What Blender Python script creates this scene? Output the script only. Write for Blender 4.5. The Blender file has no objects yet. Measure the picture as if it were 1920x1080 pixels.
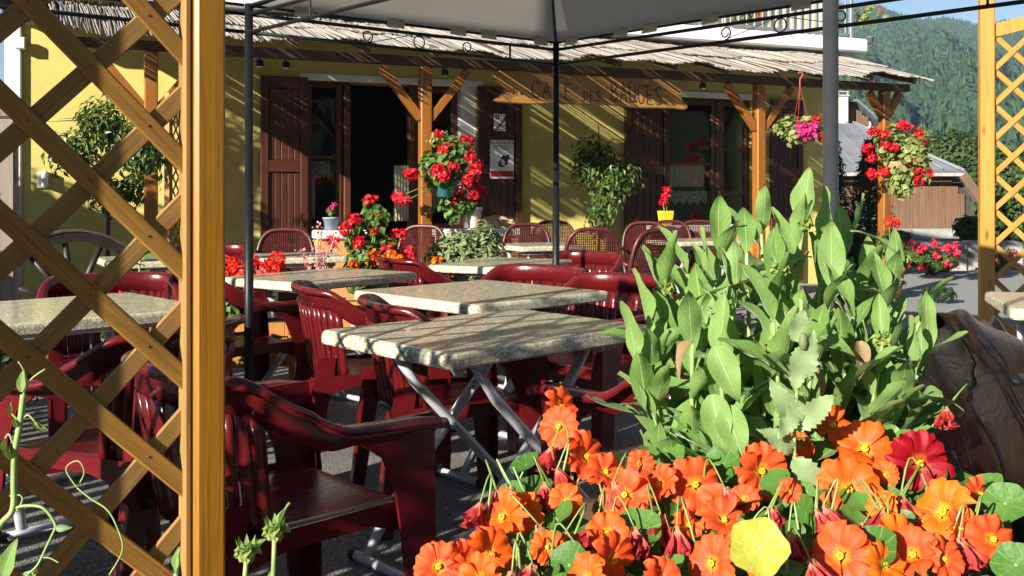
import bpy, math, random
import numpy as np
from mathutils import Vector, Matrix, Euler
random.seed(7); RNG = np.random.default_rng(11)
SC = bpy.context.scene
COL = SC.collection
# ------------------------------------------------------------------ camera, sky, sun, exposure
F, HOR, EYE = 1850.0, 365.0, 1.15          # focal length and horizon row in photo pixels, lens height
cam = bpy.data.cameras.new('camera'); camo = bpy.data.objects.new('camera', cam); COL.objects.link(camo)
cam.sensor_width = 36; cam.lens = F / 1920 * 36; cam.shift_y = (HOR - 540) / 1920
cam.clip_start = .05; cam.clip_end = 6000
camo.location = (0, 0, EYE); camo.rotation_euler = (math.radians(90), 0, 0)
SC.camera = camo
SUN_EL = math.radians(20.5); SDX, SDY = .63, .777          # horizontal travel of the sunlight
W = bpy.data.worlds.new('World'); SC.world = W; W.use_nodes = True
wn = W.node_tree.nodes; wl = W.node_tree.links
sky = wn.new('ShaderNodeTexSky'); sky.sky_type = 'NISHITA'; sky.sun_disc = False
sky.sun_elevation = SUN_EL; sky.sun_rotation = math.atan2(-SDX, -SDY) % (2 * math.pi)
sky.altitude = 2500; sky.air_density = 1.0; sky.dust_density = .15
wl.new(sky.outputs[0], wn['Background'].inputs[0]); wn['Background'].inputs[1].default_value = .05
sl = bpy.data.lights.new('sun', 'SUN'); sl.energy = 5.0; sl.angle = math.radians(.53); sl.color = (1, .94, .83)
slo = bpy.data.objects.new('sun', sl); COL.objects.link(slo)
ce = math.cos(SUN_EL)
slo.rotation_euler = Vector((SDX * ce, SDY * ce, -math.sin(SUN_EL))).to_track_quat('-Z', 'Y').to_euler()
slo.location = (-8, -10, 9)
vs = SC.view_settings; vs.view_transform = 'Standard'; vs.look = 'None'; vs.exposure = 1.3; vs.gamma = 1
vs.use_curve_mapping = False
# ------------------------------------------------------------------ pixel -> world helpers (level camera)
def P(px, py, d): return Vector(((px - 960) / F * d, d, EYE + (HOR - py) / F * d))
def G(px, py, z):
    return P(px, py, F * (EYE - z) / (py - HOR))
def rnd(a, b): return random.uniform(a, b)
# ------------------------------------------------------------------ materials
MATS = {}
class NT:
    def __init__(s, name):
        s.m = bpy.data.materials.new(name); s.m.use_nodes = True
        s.t = s.m.node_tree; s.b = s.t.nodes['Principled BSDF']; MATS[name] = s.m
    def n(s, kind, **kw):
        x = s.t.nodes.new('ShaderNode' + kind)
        for k, v in kw.items():
            if k in x.inputs: x.inputs[k].default_value = v
            else: setattr(x, k, v)
        return x
    def l(s, a, b): s.t.links.new(a, b)
    def ramp(s, fac, stops, interp='LINEAR'):
        r = s.n('ValToRGB'); r.color_ramp.interpolation = interp
        e = r.color_ramp.elements
        while len(e) < len(stops): e.new(.5)
        for q, (p, c) in zip(e, stops):
            q.position = p; q.color = (*c, 1)
        s.l(fac, r.inputs[0]); return r.outputs[0]
    def coord(s, scale=(1, 1, 1), out='Object', rot=(0, 0, 0)):
        tc = s.n('TexCoord'); mp = s.n('Mapping'); mp.inputs['Scale'].default_value = scale
        mp.inputs['Rotation'].default_value = rot
        s.l(tc.outputs[out], mp.inputs[0]); return mp.outputs[0]
    def noise(s, co, scale=5, detail=4, rough=.55, dist=0):
        x = s.n('TexNoise'); x.inputs['Scale'].default_value = scale; x.inputs['Detail'].default_value = detail
        x.inputs['Roughness'].default_value = rough; x.inputs['Distortion'].default_value = dist
        if co is not None: s.l(co, x.inputs['Vector'])
        return x.outputs['Fac']
    def mix(s, fac, a, b, mode='MIX'):
        x = s.n('Mix'); x.data_type = 'RGBA'; x.blend_type = mode
        for v, i in ((fac, 0), (a, 6), (b, 7)):
            if hasattr(v, 'is_output'): s.l(v, x.inputs[i])
            elif i == 0: x.inputs[0].default_value = v
            else: x.inputs[i].default_value = (*v, 1)
        return x.outputs[2]
    def math(s, op, a, b=None):
        x = s.n('Math'); x.operation = op
        for v, i in ((a, 0), (b, 1)):
            if v is None: continue
            if hasattr(v, 'is_output'): s.l(v, x.inputs[i])
            else: x.inputs[i].default_value = v
        return x.outputs[0]
    def bump(s, h, strength=.3, dist=.01):
        x = s.n('Bump'); x.inputs['Strength'].default_value = strength; x.inputs['Distance'].default_value = dist
        s.l(h, x.inputs['Height']); s.l(x.outputs[0], s.b.inputs['Normal'])
    def base(s, c):
        if hasattr(c, 'is_output'): s.l(c, s.b.inputs['Base Color'])
        else: s.b.inputs['Base Color'].default_value = (*c, 1)
    def set(s, **kw):
        for k, v in kw.items():
            i = s.b.inputs[k.replace('_', ' ')]
            if hasattr(v, 'is_output'): s.l(v, i)
            else: i.default_value = v
def sc(c, k): return tuple(min(1, x * k) for x in c)

def plain(name, c, rough=.6, metal=0, var=.25, scale=8, bump=0, spec=.5, coat=0):
    t = NT(name); co = t.coord()
    f = t.noise(co, scale, 5)
    t.base(t.ramp(f, [(.3, sc(c, 1 - var)), (.7, sc(c, 1 + var))]))
    t.set(Roughness=rough, Metallic=metal, Specular_IOR_Level=spec, Coat_Weight=coat, Coat_Roughness=.1)
    if bump: t.bump(t.noise(co, scale * 4, 5), bump, .004)
    return t.m
def wood(name, dark, light, axis=2, rough=.5, fine=45, coat=0, knots=True):
    t = NT(name); s3 = [fine, fine, fine]; s3[axis] = fine * .045
    co = t.coord(tuple(s3)); oi = t.n('ObjectInfo')
    ad = t.n('VectorMath', operation='ADD'); t.l(co, ad.inputs[0])
    cb = t.n('CombineXYZ'); 
    for i in range(3): t.l(t.math('MULTIPLY', oi.outputs['Random'], 37.0 + 11 * i), cb.inputs[i])
    t.l(cb.outputs[0], ad.inputs[1])
    f = t.noise(ad.outputs[0], 1, 6, .65, 1.2)
    f2 = t.noise(t.coord((2.5, 2.5, 2.5)), 1, 3)
    c = t.ramp(f, [(.25, dark), (.5, tuple((a + b) / 2 for a, b in zip(dark, light))), (.72, light)])
    s4 = [fine * 3.2] * 3; s4[axis] = fine * .05; gr = t.noise(t.coord(tuple(s4)), 1, 3, .6, .5)
    c = t.mix(t.ramp(gr, [(.52, (0, 0, 0)), (.68, (.75, .75, .75))]), c, sc(dark, .55))
    c = t.mix(t.math('MULTIPLY', f2, .55), c, sc(dark, .8))
    c = t.mix(t.math('MULTIPLY', oi.outputs['Random'], .35), c, sc(light, .75))
    if knots:
        v = t.n('TexVoronoi'); s2 = [9, 9, 9]; s2[axis] = 3.2; t.l(t.coord(tuple(s2)), v.inputs['Vector']); v.inputs['Scale'].default_value = 1
        k = t.ramp(v.outputs['Distance'], [(.07, (1, 1, 1)), (.17, (0, 0, 0))])
        c = t.mix(k, c, sc(dark, .45))
    t.base(c); t.set(Roughness=rough, Coat_Weight=coat, Coat_Roughness=.25); t.bump(f, .35, .002)
    return t.m
def leafmat(name, cols, rough=.5, trans=.35, vein=None, uvvein=False, sheen=0):
    """foliage: colour varies leaf by leaf, light shines through the blade"""
    t = NT(name); g = t.n('NewGeometry'); oi = t.n('ObjectInfo')
    r = t.math('FRACT', t.math('ADD', g.outputs['Random Per Island'], oi.outputs['Random']))
    n = len(cols); c = t.ramp(r, [(i / max(1, n - 1), cols[i]) for i in range(n)])
    f = t.noise(t.coord(), 30, 4); c = t.mix(t.math('MULTIPLY', f, .4), c, sc(cols[0], .75))
    if uvvein:
        uv = t.n('TexCoord'); sp = t.n('SeparateXYZ'); t.l(uv.outputs['UV'], sp.inputs[0])
        dv = t.math('ABSOLUTE', t.math('SUBTRACT', sp.outputs[1], .5))
        mid = t.ramp(dv, [(.012, (1, 1, 1)), (.04, (0, 0, 0))])
        w = t.math('SINE', t.math('MULTIPLY', t.math('SUBTRACT', sp.outputs[0], t.math('MULTIPLY', dv, .55)), 52))
        side = t.ramp(w, [(.80, (0, 0, 0)), (1.0, (.35, .35, .35))])
        c = t.mix(t.math('MAXIMUM', mid, side), c, vein)
        br = t.math('MULTIPLY', t.ramp(sp.outputs[0], [(.86, (0, 0, 0)), (1, (1, 1, 1))]), t.ramp(t.noise(t.coord((7, 7, 7)), 1, 3), [(.5, (0, 0, 0)), (.62, (1, 1, 1))])); c = t.mix(br, c, (.30, .20, .07))
        t.bump(t.math('SUBTRACT', 1.0, t.math('MAXIMUM', mid, side)), .35, .0012)
    t.base(c); t.set(Roughness=rough, Specular_IOR_Level=.35)
    if sheen: t.set(Sheen_Weight=sheen, Sheen_Roughness=.35); t.b.inputs['Sheen Tint'].default_value = (.8, .9, .7, 1)
    tr = t.n('BsdfTranslucent'); t.l(c, tr.inputs[0]); mx = t.n('MixShader'); mx.inputs[0].default_value = trans
    out = t.t.nodes['Material Output']; t.l(t.b.outputs[0], mx.inputs[1]); t.l(tr.outputs[0], mx.inputs[2]); t.l(mx.outputs[0], out.inputs[0])
    return t.m
# ------------------------------------------------------------------ mesh collector
class MB:
    def __init__(s): s.v = []; s.f = []; s.uv = {}
    def add(s, vs, fs, uvs=None):
        o = len(s.v); s.v += [tuple(v) for v in vs]; s.f += [tuple(i + o for i in f) for f in fs]
        if uvs is not None:
            for i, u in enumerate(uvs): s.uv[o + i] = u
        return s
    def box(s, c, size, rot=None):
        x, y, z = [q / 2 for q in size]
        vs = [Vector((i * x, j * y, k * z)) for i in (-1, 1) for j in (-1, 1) for k in (-1, 1)]
        if rot is not None:
            R = rot if isinstance(rot, Matrix) else Euler(rot).to_matrix()
            vs = [R @ v for v in vs]
        c = Vector(c)
        return s.add([v + c for v in vs], [(0, 1, 3, 2), (4, 6, 7, 5), (0, 4, 5, 1), (2, 3, 7, 6), (0, 2, 6, 4), (1, 5, 7, 3)])
    def bbox(s, a, b): return s.box([(p + q) / 2 for p, q in zip(a, b)], [abs(q - p) for p, q in zip(a, b)])
    def cbox(s, c, size, bev=.004, rot=None):
        """box with chamfered edges"""
        x, y, z = [q / 2 for q in size]; b = min(bev, x * .9, y * .9, z * .9)
        vs = []; idx = {}
        for i in (-1, 1):
            for j in (-1, 1):
                for k in (-1, 1):
                    for a in range(3):
                        p = [i * (x - b), j * (y - b), k * (z - b)]; p[a] = (i, j, k)[a] * (x, y, z)[a]
                        idx[i, j, k, a] = len(vs); vs.append(Vector(p))
        fs = []
        for a in range(3):
            u, w = [(1, 2), (0, 2), (0, 1)][a]
            for sg in (-1, 1):
                q = []
                for (m, n) in ((-1, -1), (1, -1), (1, 1), (-1, 1)):
                    t = [0, 0, 0]; t[a] = sg; t[u] = m; t[w] = n; q.append(idx[(*t, a)])
                fs.append(q)
        for a in range(3):
            u, w = [(1, 2), (0, 2), (0, 1)][a]
            for m in (-1, 1):
                for n in (-1, 1):
                    t0 = [0, 0, 0]; t0[a] = -1; t0[u] = m; t0[w] = n; t1 = list(t0); t1[a] = 1
                    fs.append([idx[(*t0, u)], idx[(*t1, u)], idx[(*t1, w)], idx[(*t0, w)]])
        for i in (-1, 1):
            for j in (-1, 1):
                for k in (-1, 1): fs.append([idx[i, j, k, a] for a in range(3)])
        if rot is not None:
            R = rot if isinstance(rot, Matrix) else Euler(rot).to_matrix()
            vs = [R @ v for v in vs]
        c = Vector(c); return s.add([v + c for v in vs], fs)
    def beam(s, a, b, w, h, up=(0, 0, 1), bev=.003):
        """bar of w x h section from a to b"""
        a = Vector(a); b = Vector(b); d = b - a; L = d.length; z = d / L
        up = Vector(up); x = up.cross(z)
        if x.length < 1e-4: x = Vector((1, 0, 0)).cross(z)
        x.normalize(); y = z.cross(x)
        R = Matrix((x, y, z)).transposed()
        return s.cbox((a + b) / 2, (w, h, L), bev, R)
    def tube(s, pts, r, n=8, cap=True, flat=1.0):
        pts = [Vector(p) for p in pts]; m = len(pts)
        rs = r if isinstance(r, (list, tuple)) else [r] * m
        vs = []; prev = None
        for i, p in enumerate(pts):
            d = (pts[min(i + 1, m - 1)] - pts[max(i - 1, 0)])
            d = d.normalized() if d.length > 1e-9 else Vector((0, 0, 1))
            if prev is None:
                x = d.cross(Vector((0, 0, 1)));
                if x.length < .05: x = d.cross(Vector((0, 1, 0)))
            else: x = prev - d * prev.dot(d)
            x.normalize(); prev = x; y = d.cross(x)
            for k in range(n):
                a = 2 * math.pi * k / n
                vs.append(p + x * math.cos(a) * rs[i] + y * math.sin(a) * rs[i] * flat)
        fs = [(i * n + k, i * n + (k + 1) % n, (i + 1) * n + (k + 1) % n, (i + 1) * n + k) for i in range(m - 1) for k in range(n)]
        if cap: fs += [tuple(range(n - 1, -1, -1)), tuple(range((m - 1) * n, m * n))]
        return s.add(vs, fs)
    def lathe(s, prof, n=20, c=(0, 0, 0), close=False):
        vs = []; c = Vector(c)
        for (r, z) in prof:
            for k in range(n):
                a = 2 * math.pi * k / n; vs.append(c + Vector((r * math.cos(a), r * math.sin(a), z)))
        m = len(prof)
        fs = [(i * n + k, i * n + (k + 1) % n, (i + 1) * n + (k + 1) % n, (i + 1) * n + k) for i in range(m - 1) for k in range(n)]
        if close: fs += [tuple(range(n - 1, -1, -1)), tuple(range((m - 1) * n, m * n))]
        return s.add(vs, fs)
    def grid(s, fn, nu, nv, uv=True):
        vs = []; uvs = []
        for i in range(nu + 1):
            for j in range(nv + 1):
                vs.append(fn(i / nu, j / nv)); uvs.append((i / nu, j / nv))
        fs = [(i * (nv + 1) + j, (i + 1) * (nv + 1) + j, (i + 1) * (nv + 1) + j + 1, i * (nv + 1) + j + 1) for i in range(nu) for j in range(nv)]
        return s.add(vs, fs, uvs if uv else None)
    def prism(s, poly, lo, hi, axes='xz'):
        """polygon extruded; axes gives the polygon's plane, the third axis goes lo..hi"""
        A = {'x': 0, 'y': 1, 'z': 2}; a, b = A[axes[0]], A[axes[1]]; c = 3 - a - b
        def mk(p, h): v = [0, 0, 0]; v[a] = p[0]; v[b] = p[1]; v[c] = h; return v
        n = len(poly)
        return s.add([mk(p, lo) for p in poly] + [mk(p, hi) for p in poly],
                     [tuple(range(n - 1, -1, -1)), tuple(range(n, 2 * n))] + [(i, (i + 1) % n, n + (i + 1) % n, n + i) for i in range(n)])
    def mesh(s, name, mat, smooth=False):
        me = bpy.data.meshes.new(name); me.from_pydata(s.v, [], s.f)
        if s.uv:
            ul = me.uv_layers.new(name='UVMap')
            li = np.empty(len(me.loops), dtype=np.int32); me.loops.foreach_get('vertex_index', li)
            tab = np.zeros((len(s.v), 2), np.float32)
            for k, u in s.uv.items(): tab[k] = u
            ul.data.foreach_set('uv', tab[li].ravel())
        if mat: me.materials.append(MATS[mat] if isinstance(mat, str) else mat)
        if smooth: me.polygons.foreach_set('use_smooth', [True] * len(me.polygons))
        me.update(); return me
    def build(s, name, mat, parent=None, smooth=False, loc=None, fixn=True):
        me = s.mesh(name, mat, smooth)
        if fixn:
            import bmesh
            bm = bmesh.new(); bm.from_mesh(me); bmesh.ops.recalc_face_normals(bm, faces=bm.faces); bm.to_mesh(me); bm.free()
        return put(name, me, parent, loc)
def put(name, me, parent=None, loc=None, rot=None):
    o = bpy.data.objects.new(name, me); COL.objects.link(o); o.parent = parent
    if loc is not None: o.location = loc
    if rot is not None: o.rotation_euler = rot
    return o
def solid(o, t, off=0):
    m = o.modifiers.new('thickness', 'SOLIDIFY'); m.thickness = t; m.offset = off; return o
def tag(o, label=None, cat=None, group=None, kind=None):
    if label: o['label'] = label
    if cat: o['category'] = cat
    if group: o['group'] = group
    if kind: o['kind'] = kind
    return o
def thing(name, label, cat, loc=(0, 0, 0), rz=0, group=None):
    o = bpy.data.objects.new(name, None); COL.objects.link(o); o.empty_display_size = .1
    o.location = loc; o.rotation_euler = (0, 0, rz); return tag(o, label, cat, group)
def copytree(o, parent=None):
    c = o.copy(); COL.objects.link(c); c.parent = parent
    for ch in list(o.children): copytree(ch, c)
    return c
def textmesh(body, size, mat, extrude=.0008, align='CENTER', name='lettering'):
    cu = bpy.data.curves.new(name, 'FONT'); cu.body = body; cu.size = size; cu.extrude = extrude; cu.align_x = align; cu.align_y = 'CENTER'
    ob = bpy.data.objects.new(name, cu); COL.objects.link(ob)
    dg = bpy.context.evaluated_depsgraph_get(); me = bpy.data.meshes.new_from_object(ob.evaluated_get(dg))
    bpy.data.objects.remove(ob); bpy.data.curves.remove(cu)
    me.materials.clear(); me.materials.append(MATS[mat]); return me
def catmull(pts, k=6):
    pts = [Vector(p) for p in pts]; q = [pts[0]] + pts + [pts[-1]]; out = []
    for i in range(1, len(q) - 2):
        for j in range(k):
            t = j / k; a, b, c, d = q[i - 1], q[i], q[i + 1], q[i + 2]
            out.append(.5 * ((2 * b) + (c - a) * t + (2 * a - 5 * b + 4 * c - d) * t * t + (-a + 3 * b - 3 * c + d) * t ** 3))
    return out + [pts[-1]]
def leaves(pos, nrm, size, aspect=.55, droop=.25, up=None, seed=0):
    """many small folded leaf blades (4 triangles each) as numpy arrays -> verts, faces"""
    r = np.random.default_rng(seed); n = len(pos)
    nrm = nrm / (np.linalg.norm(nrm, axis=1, keepdims=True) + 1e-9)
    t = r.normal(size=(n, 3)); 
    if up is not None: t = t * .6 + up
    t -= nrm * (t * nrm).sum(1, keepdims=True); t /= np.linalg.norm(t, axis=1, keepdims=True) + 1e-9
    b = np.cross(nrm, t)
    s = (size * r.uniform(.65, 1.3, n))[:, None]; w = s * aspect * .5
    v0 = pos; v1 = pos + t * s * .45 + b * w + nrm * s * .10; v2 = pos + t * s * .5 - nrm * s * .02
    v3 = pos + t * s * .45 - b * w + nrm * s * .10; v4 = pos + t * s - nrm * s * droop
    V = np.stack([v0, v1, v2, v3, v4], 1).reshape(-1, 3)
    f = np.array([[0, 1, 2], [0, 2, 3], [1, 4, 2], [2, 4, 3]])
    Fc = (np.arange(n)[:, None, None] * 5 + f[None]).reshape(-1, 3)
    return V, Fc
def npmesh(name, V, Fc, mat, parent=None, smooth=False, loc=None):
    me = bpy.data.meshes.new(name); me.from_pydata(V.tolist() if len(V) < 1000 else V, [], Fc if isinstance(Fc, list) else Fc.tolist())
    if mat: me.materials.append(MATS[mat])
    if smooth: me.polygons.foreach_set('use_smooth', [True] * len(me.polygons))
    me.update(); return put(name, me, parent, loc)
def blobpts(n, c, r, seed, lumps=7, shell=.55, flat=1.0):
    """leaf positions spread through clumps inside an ellipsoid; normals point out and up"""
    g = np.random.default_rng(seed); c = np.array(c, float); r = np.array(r, float)
    L = g.normal(size=(lumps, 3)); L /= np.linalg.norm(L, axis=1, keepdims=True); L *= g.uniform(.35, .78, (lumps, 1))
    k = g.integers(0, lumps, n); d = g.normal(size=(n, 3)); d /= np.linalg.norm(d, axis=1, keepdims=True)
    rad = g.uniform(shell, 1, (n, 1)) * g.uniform(.30, .52, (lumps, 1))[k]
    p = L[k] + d * rad
    nn = d * .7 + p * .5 + np.array([0, 0, .5]) + g.normal(size=(n, 3)) * .35
    return c + p * r, nn
# ------------------------------------------------------------------ material library
def stucco(name, c):
    t = NT(name); co = t.coord(); f = t.noise(co, 1.3, 6, .6); g = t.noise(co, 90, 4)
    cc = t.mix(t.ramp(f, [(.42, (0, 0, 0)), (.75, (.5, .5, .5))]), c, sc(c, .62)); cc = t.mix(t.ramp(t.noise(t.coord((3.5, 3.5, 1.2)), 2.2, 6, .7), [(.55, (0, 0, 0)), (.72, (.35, .35, .35))]), cc, sc(c, .5)); t.base(cc); t.set(Roughness=.9, Specular_IOR_Level=.2)
    t.bump(g, .5, .004); return t.m
stucco('stucco_yellow', (.62, .53, .16)); stucco('stucco_cream', (.66, .60, .47)); stucco('parapet_orange', (.62, .30, .11))
stucco('house_pale', (.55, .58, .62)); stucco('chimney_cream', (.72, .64, .52))
plain('white_paint', (.78, .77, .74), .55, var=.08, scale=5, bump=.1)
wood('wood_orange', (.25, .10, .005), (.46, .205, .012), 2, .42, coat=.25)
wood('wood_yellow', (.36, .16, .020), (.55, .29, .05), 2, .45, coat=.2)
wood('wood_slat', (.19, .088, .012), (.48, .24, .038), 2, .6, fine=60)
wood('wood_slat_old', (.18, .095, .02), (.44, .24, .062), 2, .75, fine=60)
wood('wood_grey', (.20, .15, .11), (.38, .31, .25), 2, .85)
wood('wood_veranda', (.20, .065, .008), (.38, .14, .02), 2, .4, coat=.3)
wood('wood_beam', (.045, .022, .011), (.11, .055, .028), 0, .6)
wood('wood_shutter', (.040, .010, .004), (.10, .024, .007), 2, .45, coat=.12, knots=False)
wood('wood_frame', (.06, .018, .006), (.15, .048, .014), 2, .35, coat=.35, knots=False)
wood('wood_sign', (.24, .11, .022), (.46, .23, .055), 0, .45, fine=30, coat=.3)
wood('wood_barn', (.12, .062, .034), (.27, .155, .09), 2, .85, fine=12, knots=False)
wood('wood_planter', (.30, .12, .02), (.52, .24, .05), 0, .55)
wood('wood_wheel', (.012, .008, .006), (.042, .027, .02), 2, .5)
plain('letter_dark', (.045, .022, .012), .7, var=.1)
plain('sapwood', (.62, .42, .20), .5, var=.1)
plain('bark_dark', (.06, .045, .03), .85, scale=20, bump=.5)
plain('stem_green', (.16, .25, .05), .55, scale=20); plain('stem_pale', (.24, .33, .11), .55, scale=20)
plain('black_metal', (.008, .008, .009), .45, .0, .15, spec=.3)
plain('pole_grey', (.055, .057, .062), .33, .4, .12, 14)
plain('rim_metal', (.13, .10, .092), .5, .5, .3, 20)
plain('gunmetal', (.50, .51, .54), .38, .25, .12, 20)
plain('pvc_grey', (.48, .47, .44), .5, var=.06)
plain('terracotta', (.46, .19, .08), .8, bump=.2); plain('pot_blue', (.22, .28, .36), .5); plain('pot_teal', (.05, .20, .20), .4)
plain('pot_yellow', (.80, .55, .02), .4, var=.05); plain('plastic_white', (.8, .79, .76), .4, var=.04); plain('hook_red', (.5, .06, .05), .4)
plain('soil', (.035, .024, .016), .95, scale=40, bump=1); plain('tarp_grey', (.25, .26, .28), .6)
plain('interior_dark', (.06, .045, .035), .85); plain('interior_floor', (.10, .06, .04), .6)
plain('paper', (.82, .81, .79), .6, var=.03); plain('print_black', (.015, .015, .016), .6, var=.05); plain('print_red', (.45, .02, .035), .6, var=.15, scale=30)
plain('driftwood', (.52, .36, .17), .75, var=.35, scale=9, bump=.6); plain('driftwood_dark', (.11, .065, .04), .8, var=.3)
plain('roof_metal', (.25, .265, .285), .45, .35, .18, 1.2); plain('roof_trim', (.40, .37, .35), .7)
plain('white_cloth', (.82, .80, .77), .8, var=.04); plain('rail_grey', (.20, .22, .26), .45, .3, .1)
t = NT('lace'); co = t.coord((55, 55, 55)); v = t.n('TexVoronoi'); t.l(co, v.inputs['Vector']); v.inputs['Scale'].default_value = 1
t.base((.74, .70, .58)); t.set(Roughness=.9, Alpha=t.ramp(v.outputs['Distance'], [(.30, (1, 1, 1)), (.42, (.35, .35, .35))]))
t = NT('curtain'); t.base((.62, .55, .38)); t.set(Roughness=.9)
t = NT('glass'); t.base((.02, .022, .024)); t.set(Roughness=.04, Specular_IOR_Level=.8); t.bump(t.noise(t.coord((1, 1, 1)), 1.6, 2), .05, .05)
gl = NT('pane'); gl.base((.9, .93, .93)); gl.set(Roughness=.02, Transmission_Weight=1.0, IOR=1.45)
# burgundy moulded plastic: scuffed gloss
t = NT('burgundy'); co = t.coord(); f = t.noise(co, 7, 5); t.base(t.ramp(f, [(.3, (.068, .004, .006)), (.75, (.12, .007, .009))]))
s = t.noise(t.coord((30, 4, 60)), 3, 5, .7); t.set(Roughness=t.ramp(s, [(.35, (.17,) * 3), (.75, (.36,) * 3)]), Specular_IOR_Level=.5); t.bump(s, .05, .002)
t = NT('wicker'); co = t.coord(); f = t.noise(co, 25, 4); t.base(t.ramp(f, [(.3, (.040, .007, .007)), (.75, (.105, .018, .015))])); t.set(Roughness=.42)
# pebble-pattern laminate of the tables
t = NT('table_stone'); co = t.coord((1, 1, 1)); nz = t.n('TexNoise'); nz.inputs['Scale'].default_value = 14; t.l(co, nz.inputs['Vector'])
va = t.n('VectorMath', operation='MULTIPLY_ADD'); t.l(nz.outputs['Color'], va.inputs[0]); va.inputs[1].default_value = (.018, .018, .018); t.l(co, va.inputs[2])
v = t.n('TexVoronoi', feature='DISTANCE_TO_EDGE'); v.inputs['Scale'].default_value = 72; t.l(va.outputs[0], v.inputs['Vector'])
v2 = t.n('TexVoronoi'); v2.inputs['Scale'].default_value = 72; t.l(va.outputs[0], v2.inputs['Vector'])
cell = t.ramp(v2.outputs['Color'], [(.1, (.43, .40, .26)), (.5, (.58, .545, .39)), (.95, (.72, .695, .55))])
ed = t.ramp(v.outputs['Distance'], [(.0, (1, 1, 1)), (.13, (0, 0, 0))])
big = t.noise(co, 9, 4); msk = t.ramp(big, [(.38, (.35,) * 3), (.58, (1,) * 3)])
fl = t.noise(t.coord((160, 160, 160)), 1, 3)
cc = t.mix(t.math('MULTIPLY', ed, msk), cell, (.17, .145, .09)); cc = t.mix(t.ramp(fl, [(.55, (0,) * 3), (.7, (.45,) * 3)]), cc, (.25, .20, .10))
t.base(cc); t.set(Roughness=t.ramp(big, [(.3, (.13,) * 3), (.7, (.25,) * 3)]), Specular_IOR_Level=.55)
# reeds
t = NT('reed'); g = t.n('NewGeometry'); c = t.ramp(g.outputs['Random Per Island'], [(0, (.10, .09, .08)), (.35, (.22, .20, .18)), (.7, (.33, .305, .28)), (1, (.46, .43, .39))])
f = t.noise(t.coord((40, 3, 40)), 1, 4); c = t.mix(t.math('MULTIPLY', f, .6), c, (.15, .12, .10)); t.base(c); t.set(Roughness=.75)
# canvas: light shines through
t = NT('canvas'); co = t.coord(); f = t.noise(co, 3, 5); c = t.ramp(f, [(.3, (.50, .47, .42)), (.7, (.60, .57, .51))]); t.base(c); t.set(Roughness=.85)
wv = t.noise(t.coord((400, 400, 400)), 1, 1); t.bump(t.math('ADD', t.math('MULTIPLY', wv, .05), f), .4, .02)
tr = t.n('BsdfTranslucent'); tr.inputs[0].default_value = (.70, .68, .63, 1); mx = t.n('MixShader'); mx.inputs[0].default_value = .6
t.l(t.b.outputs[0], mx.inputs[1]); t.l(tr.outputs[0], mx.inputs[2]); t.l(mx.outputs[0], t.t.nodes['Material Output'].inputs[0])
# grounds
t = NT('terrace'); co = t.coord(); v = t.n('TexVoronoi'); v.inputs['Scale'].default_value = 150; t.l(co, v.inputs['Vector'])
c = t.ramp(v.outputs['Color'], [(.05, (.055, .05, .045)), (.45, (.17, .16, .145)), (.8, (.29, .275, .25)), (1, (.42, .40, .36))])
b = t.noise(co, 2.2, 6); c = t.mix(t.ramp(b, [(.35, (0,) * 3), (.7, (.5,) * 3)]), c, (.10, .092, .08)); t.base(c); t.set(Roughness=.85)
t.bump(v.outputs['Distance'], .9, .006)
t = NT('road'); co = t.coord(); f = t.noise(co, 120, 4); b = t.noise(co, .6, 5); c = t.ramp(f, [(.3, (.22, .215, .205)), (.7, (.33, .325, .315))])
t.base(t.mix(t.math('MULTIPLY', b, .4), c, (.17, .165, .155))); t.set(Roughness=.9); t.bump(f, .4, .004)
t = NT('meadow'); co = t.coord(); f = t.noise(co, .25, 8, .65); t.base(t.ramp(f, [(.3, (.035, .06, .015)), (.7, (.10, .13, .035))])); t.set(Roughness=.95); t.bump(t.noise(co, 6, 4), 1, .1)
t = NT('wallstone'); co = t.coord(); v = t.n('TexVoronoi'); v.inputs['Scale'].default_value = 5; t.l(co, v.inputs['Vector']); f = t.noise(co, 20, 5)
t.base(t.mix(t.math('MULTIPLY', f, .6), t.ramp(v.outputs['Color'], [(0, (.30, .28, .25)), (1, (.52, .50, .46))]), (.17, .16, .14))); t.set(Roughness=.9); t.bump(f, .8, .02)
# dark, weathered log: axis is local y
t = NT('log'); uv = t.coord((4.0, 34, 1), 'UV'); f = t.noise(uv, 1, 6, .7, .9); b = t.noise(t.coord(), 5, 4)
c = t.ramp(f, [(.3, (.006, .004, .003)), (.55, (.012, .006, .004)), (.78, (.035, .015, .006))])
ck = t.noise(t.coord((2.2, 22, 1), 'UV'), 1, 2, .5, .4); k = t.ramp(t.math('ABSOLUTE', t.math('SUBTRACT', ck, .5)), [(.0, (1,) * 3), (.022, (0,) * 3)])
t.base(t.mix(k, c, (.003, .002, .002))); t.set(Roughness=t.ramp(b, [(.3, (.16,) * 3), (.7, (.32,) * 3)]), Specular_IOR_Level=.3); t.bump(t.math('SUBTRACT', f, t.math('MULTIPLY', k, 1.2)), .8, .006)
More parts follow.
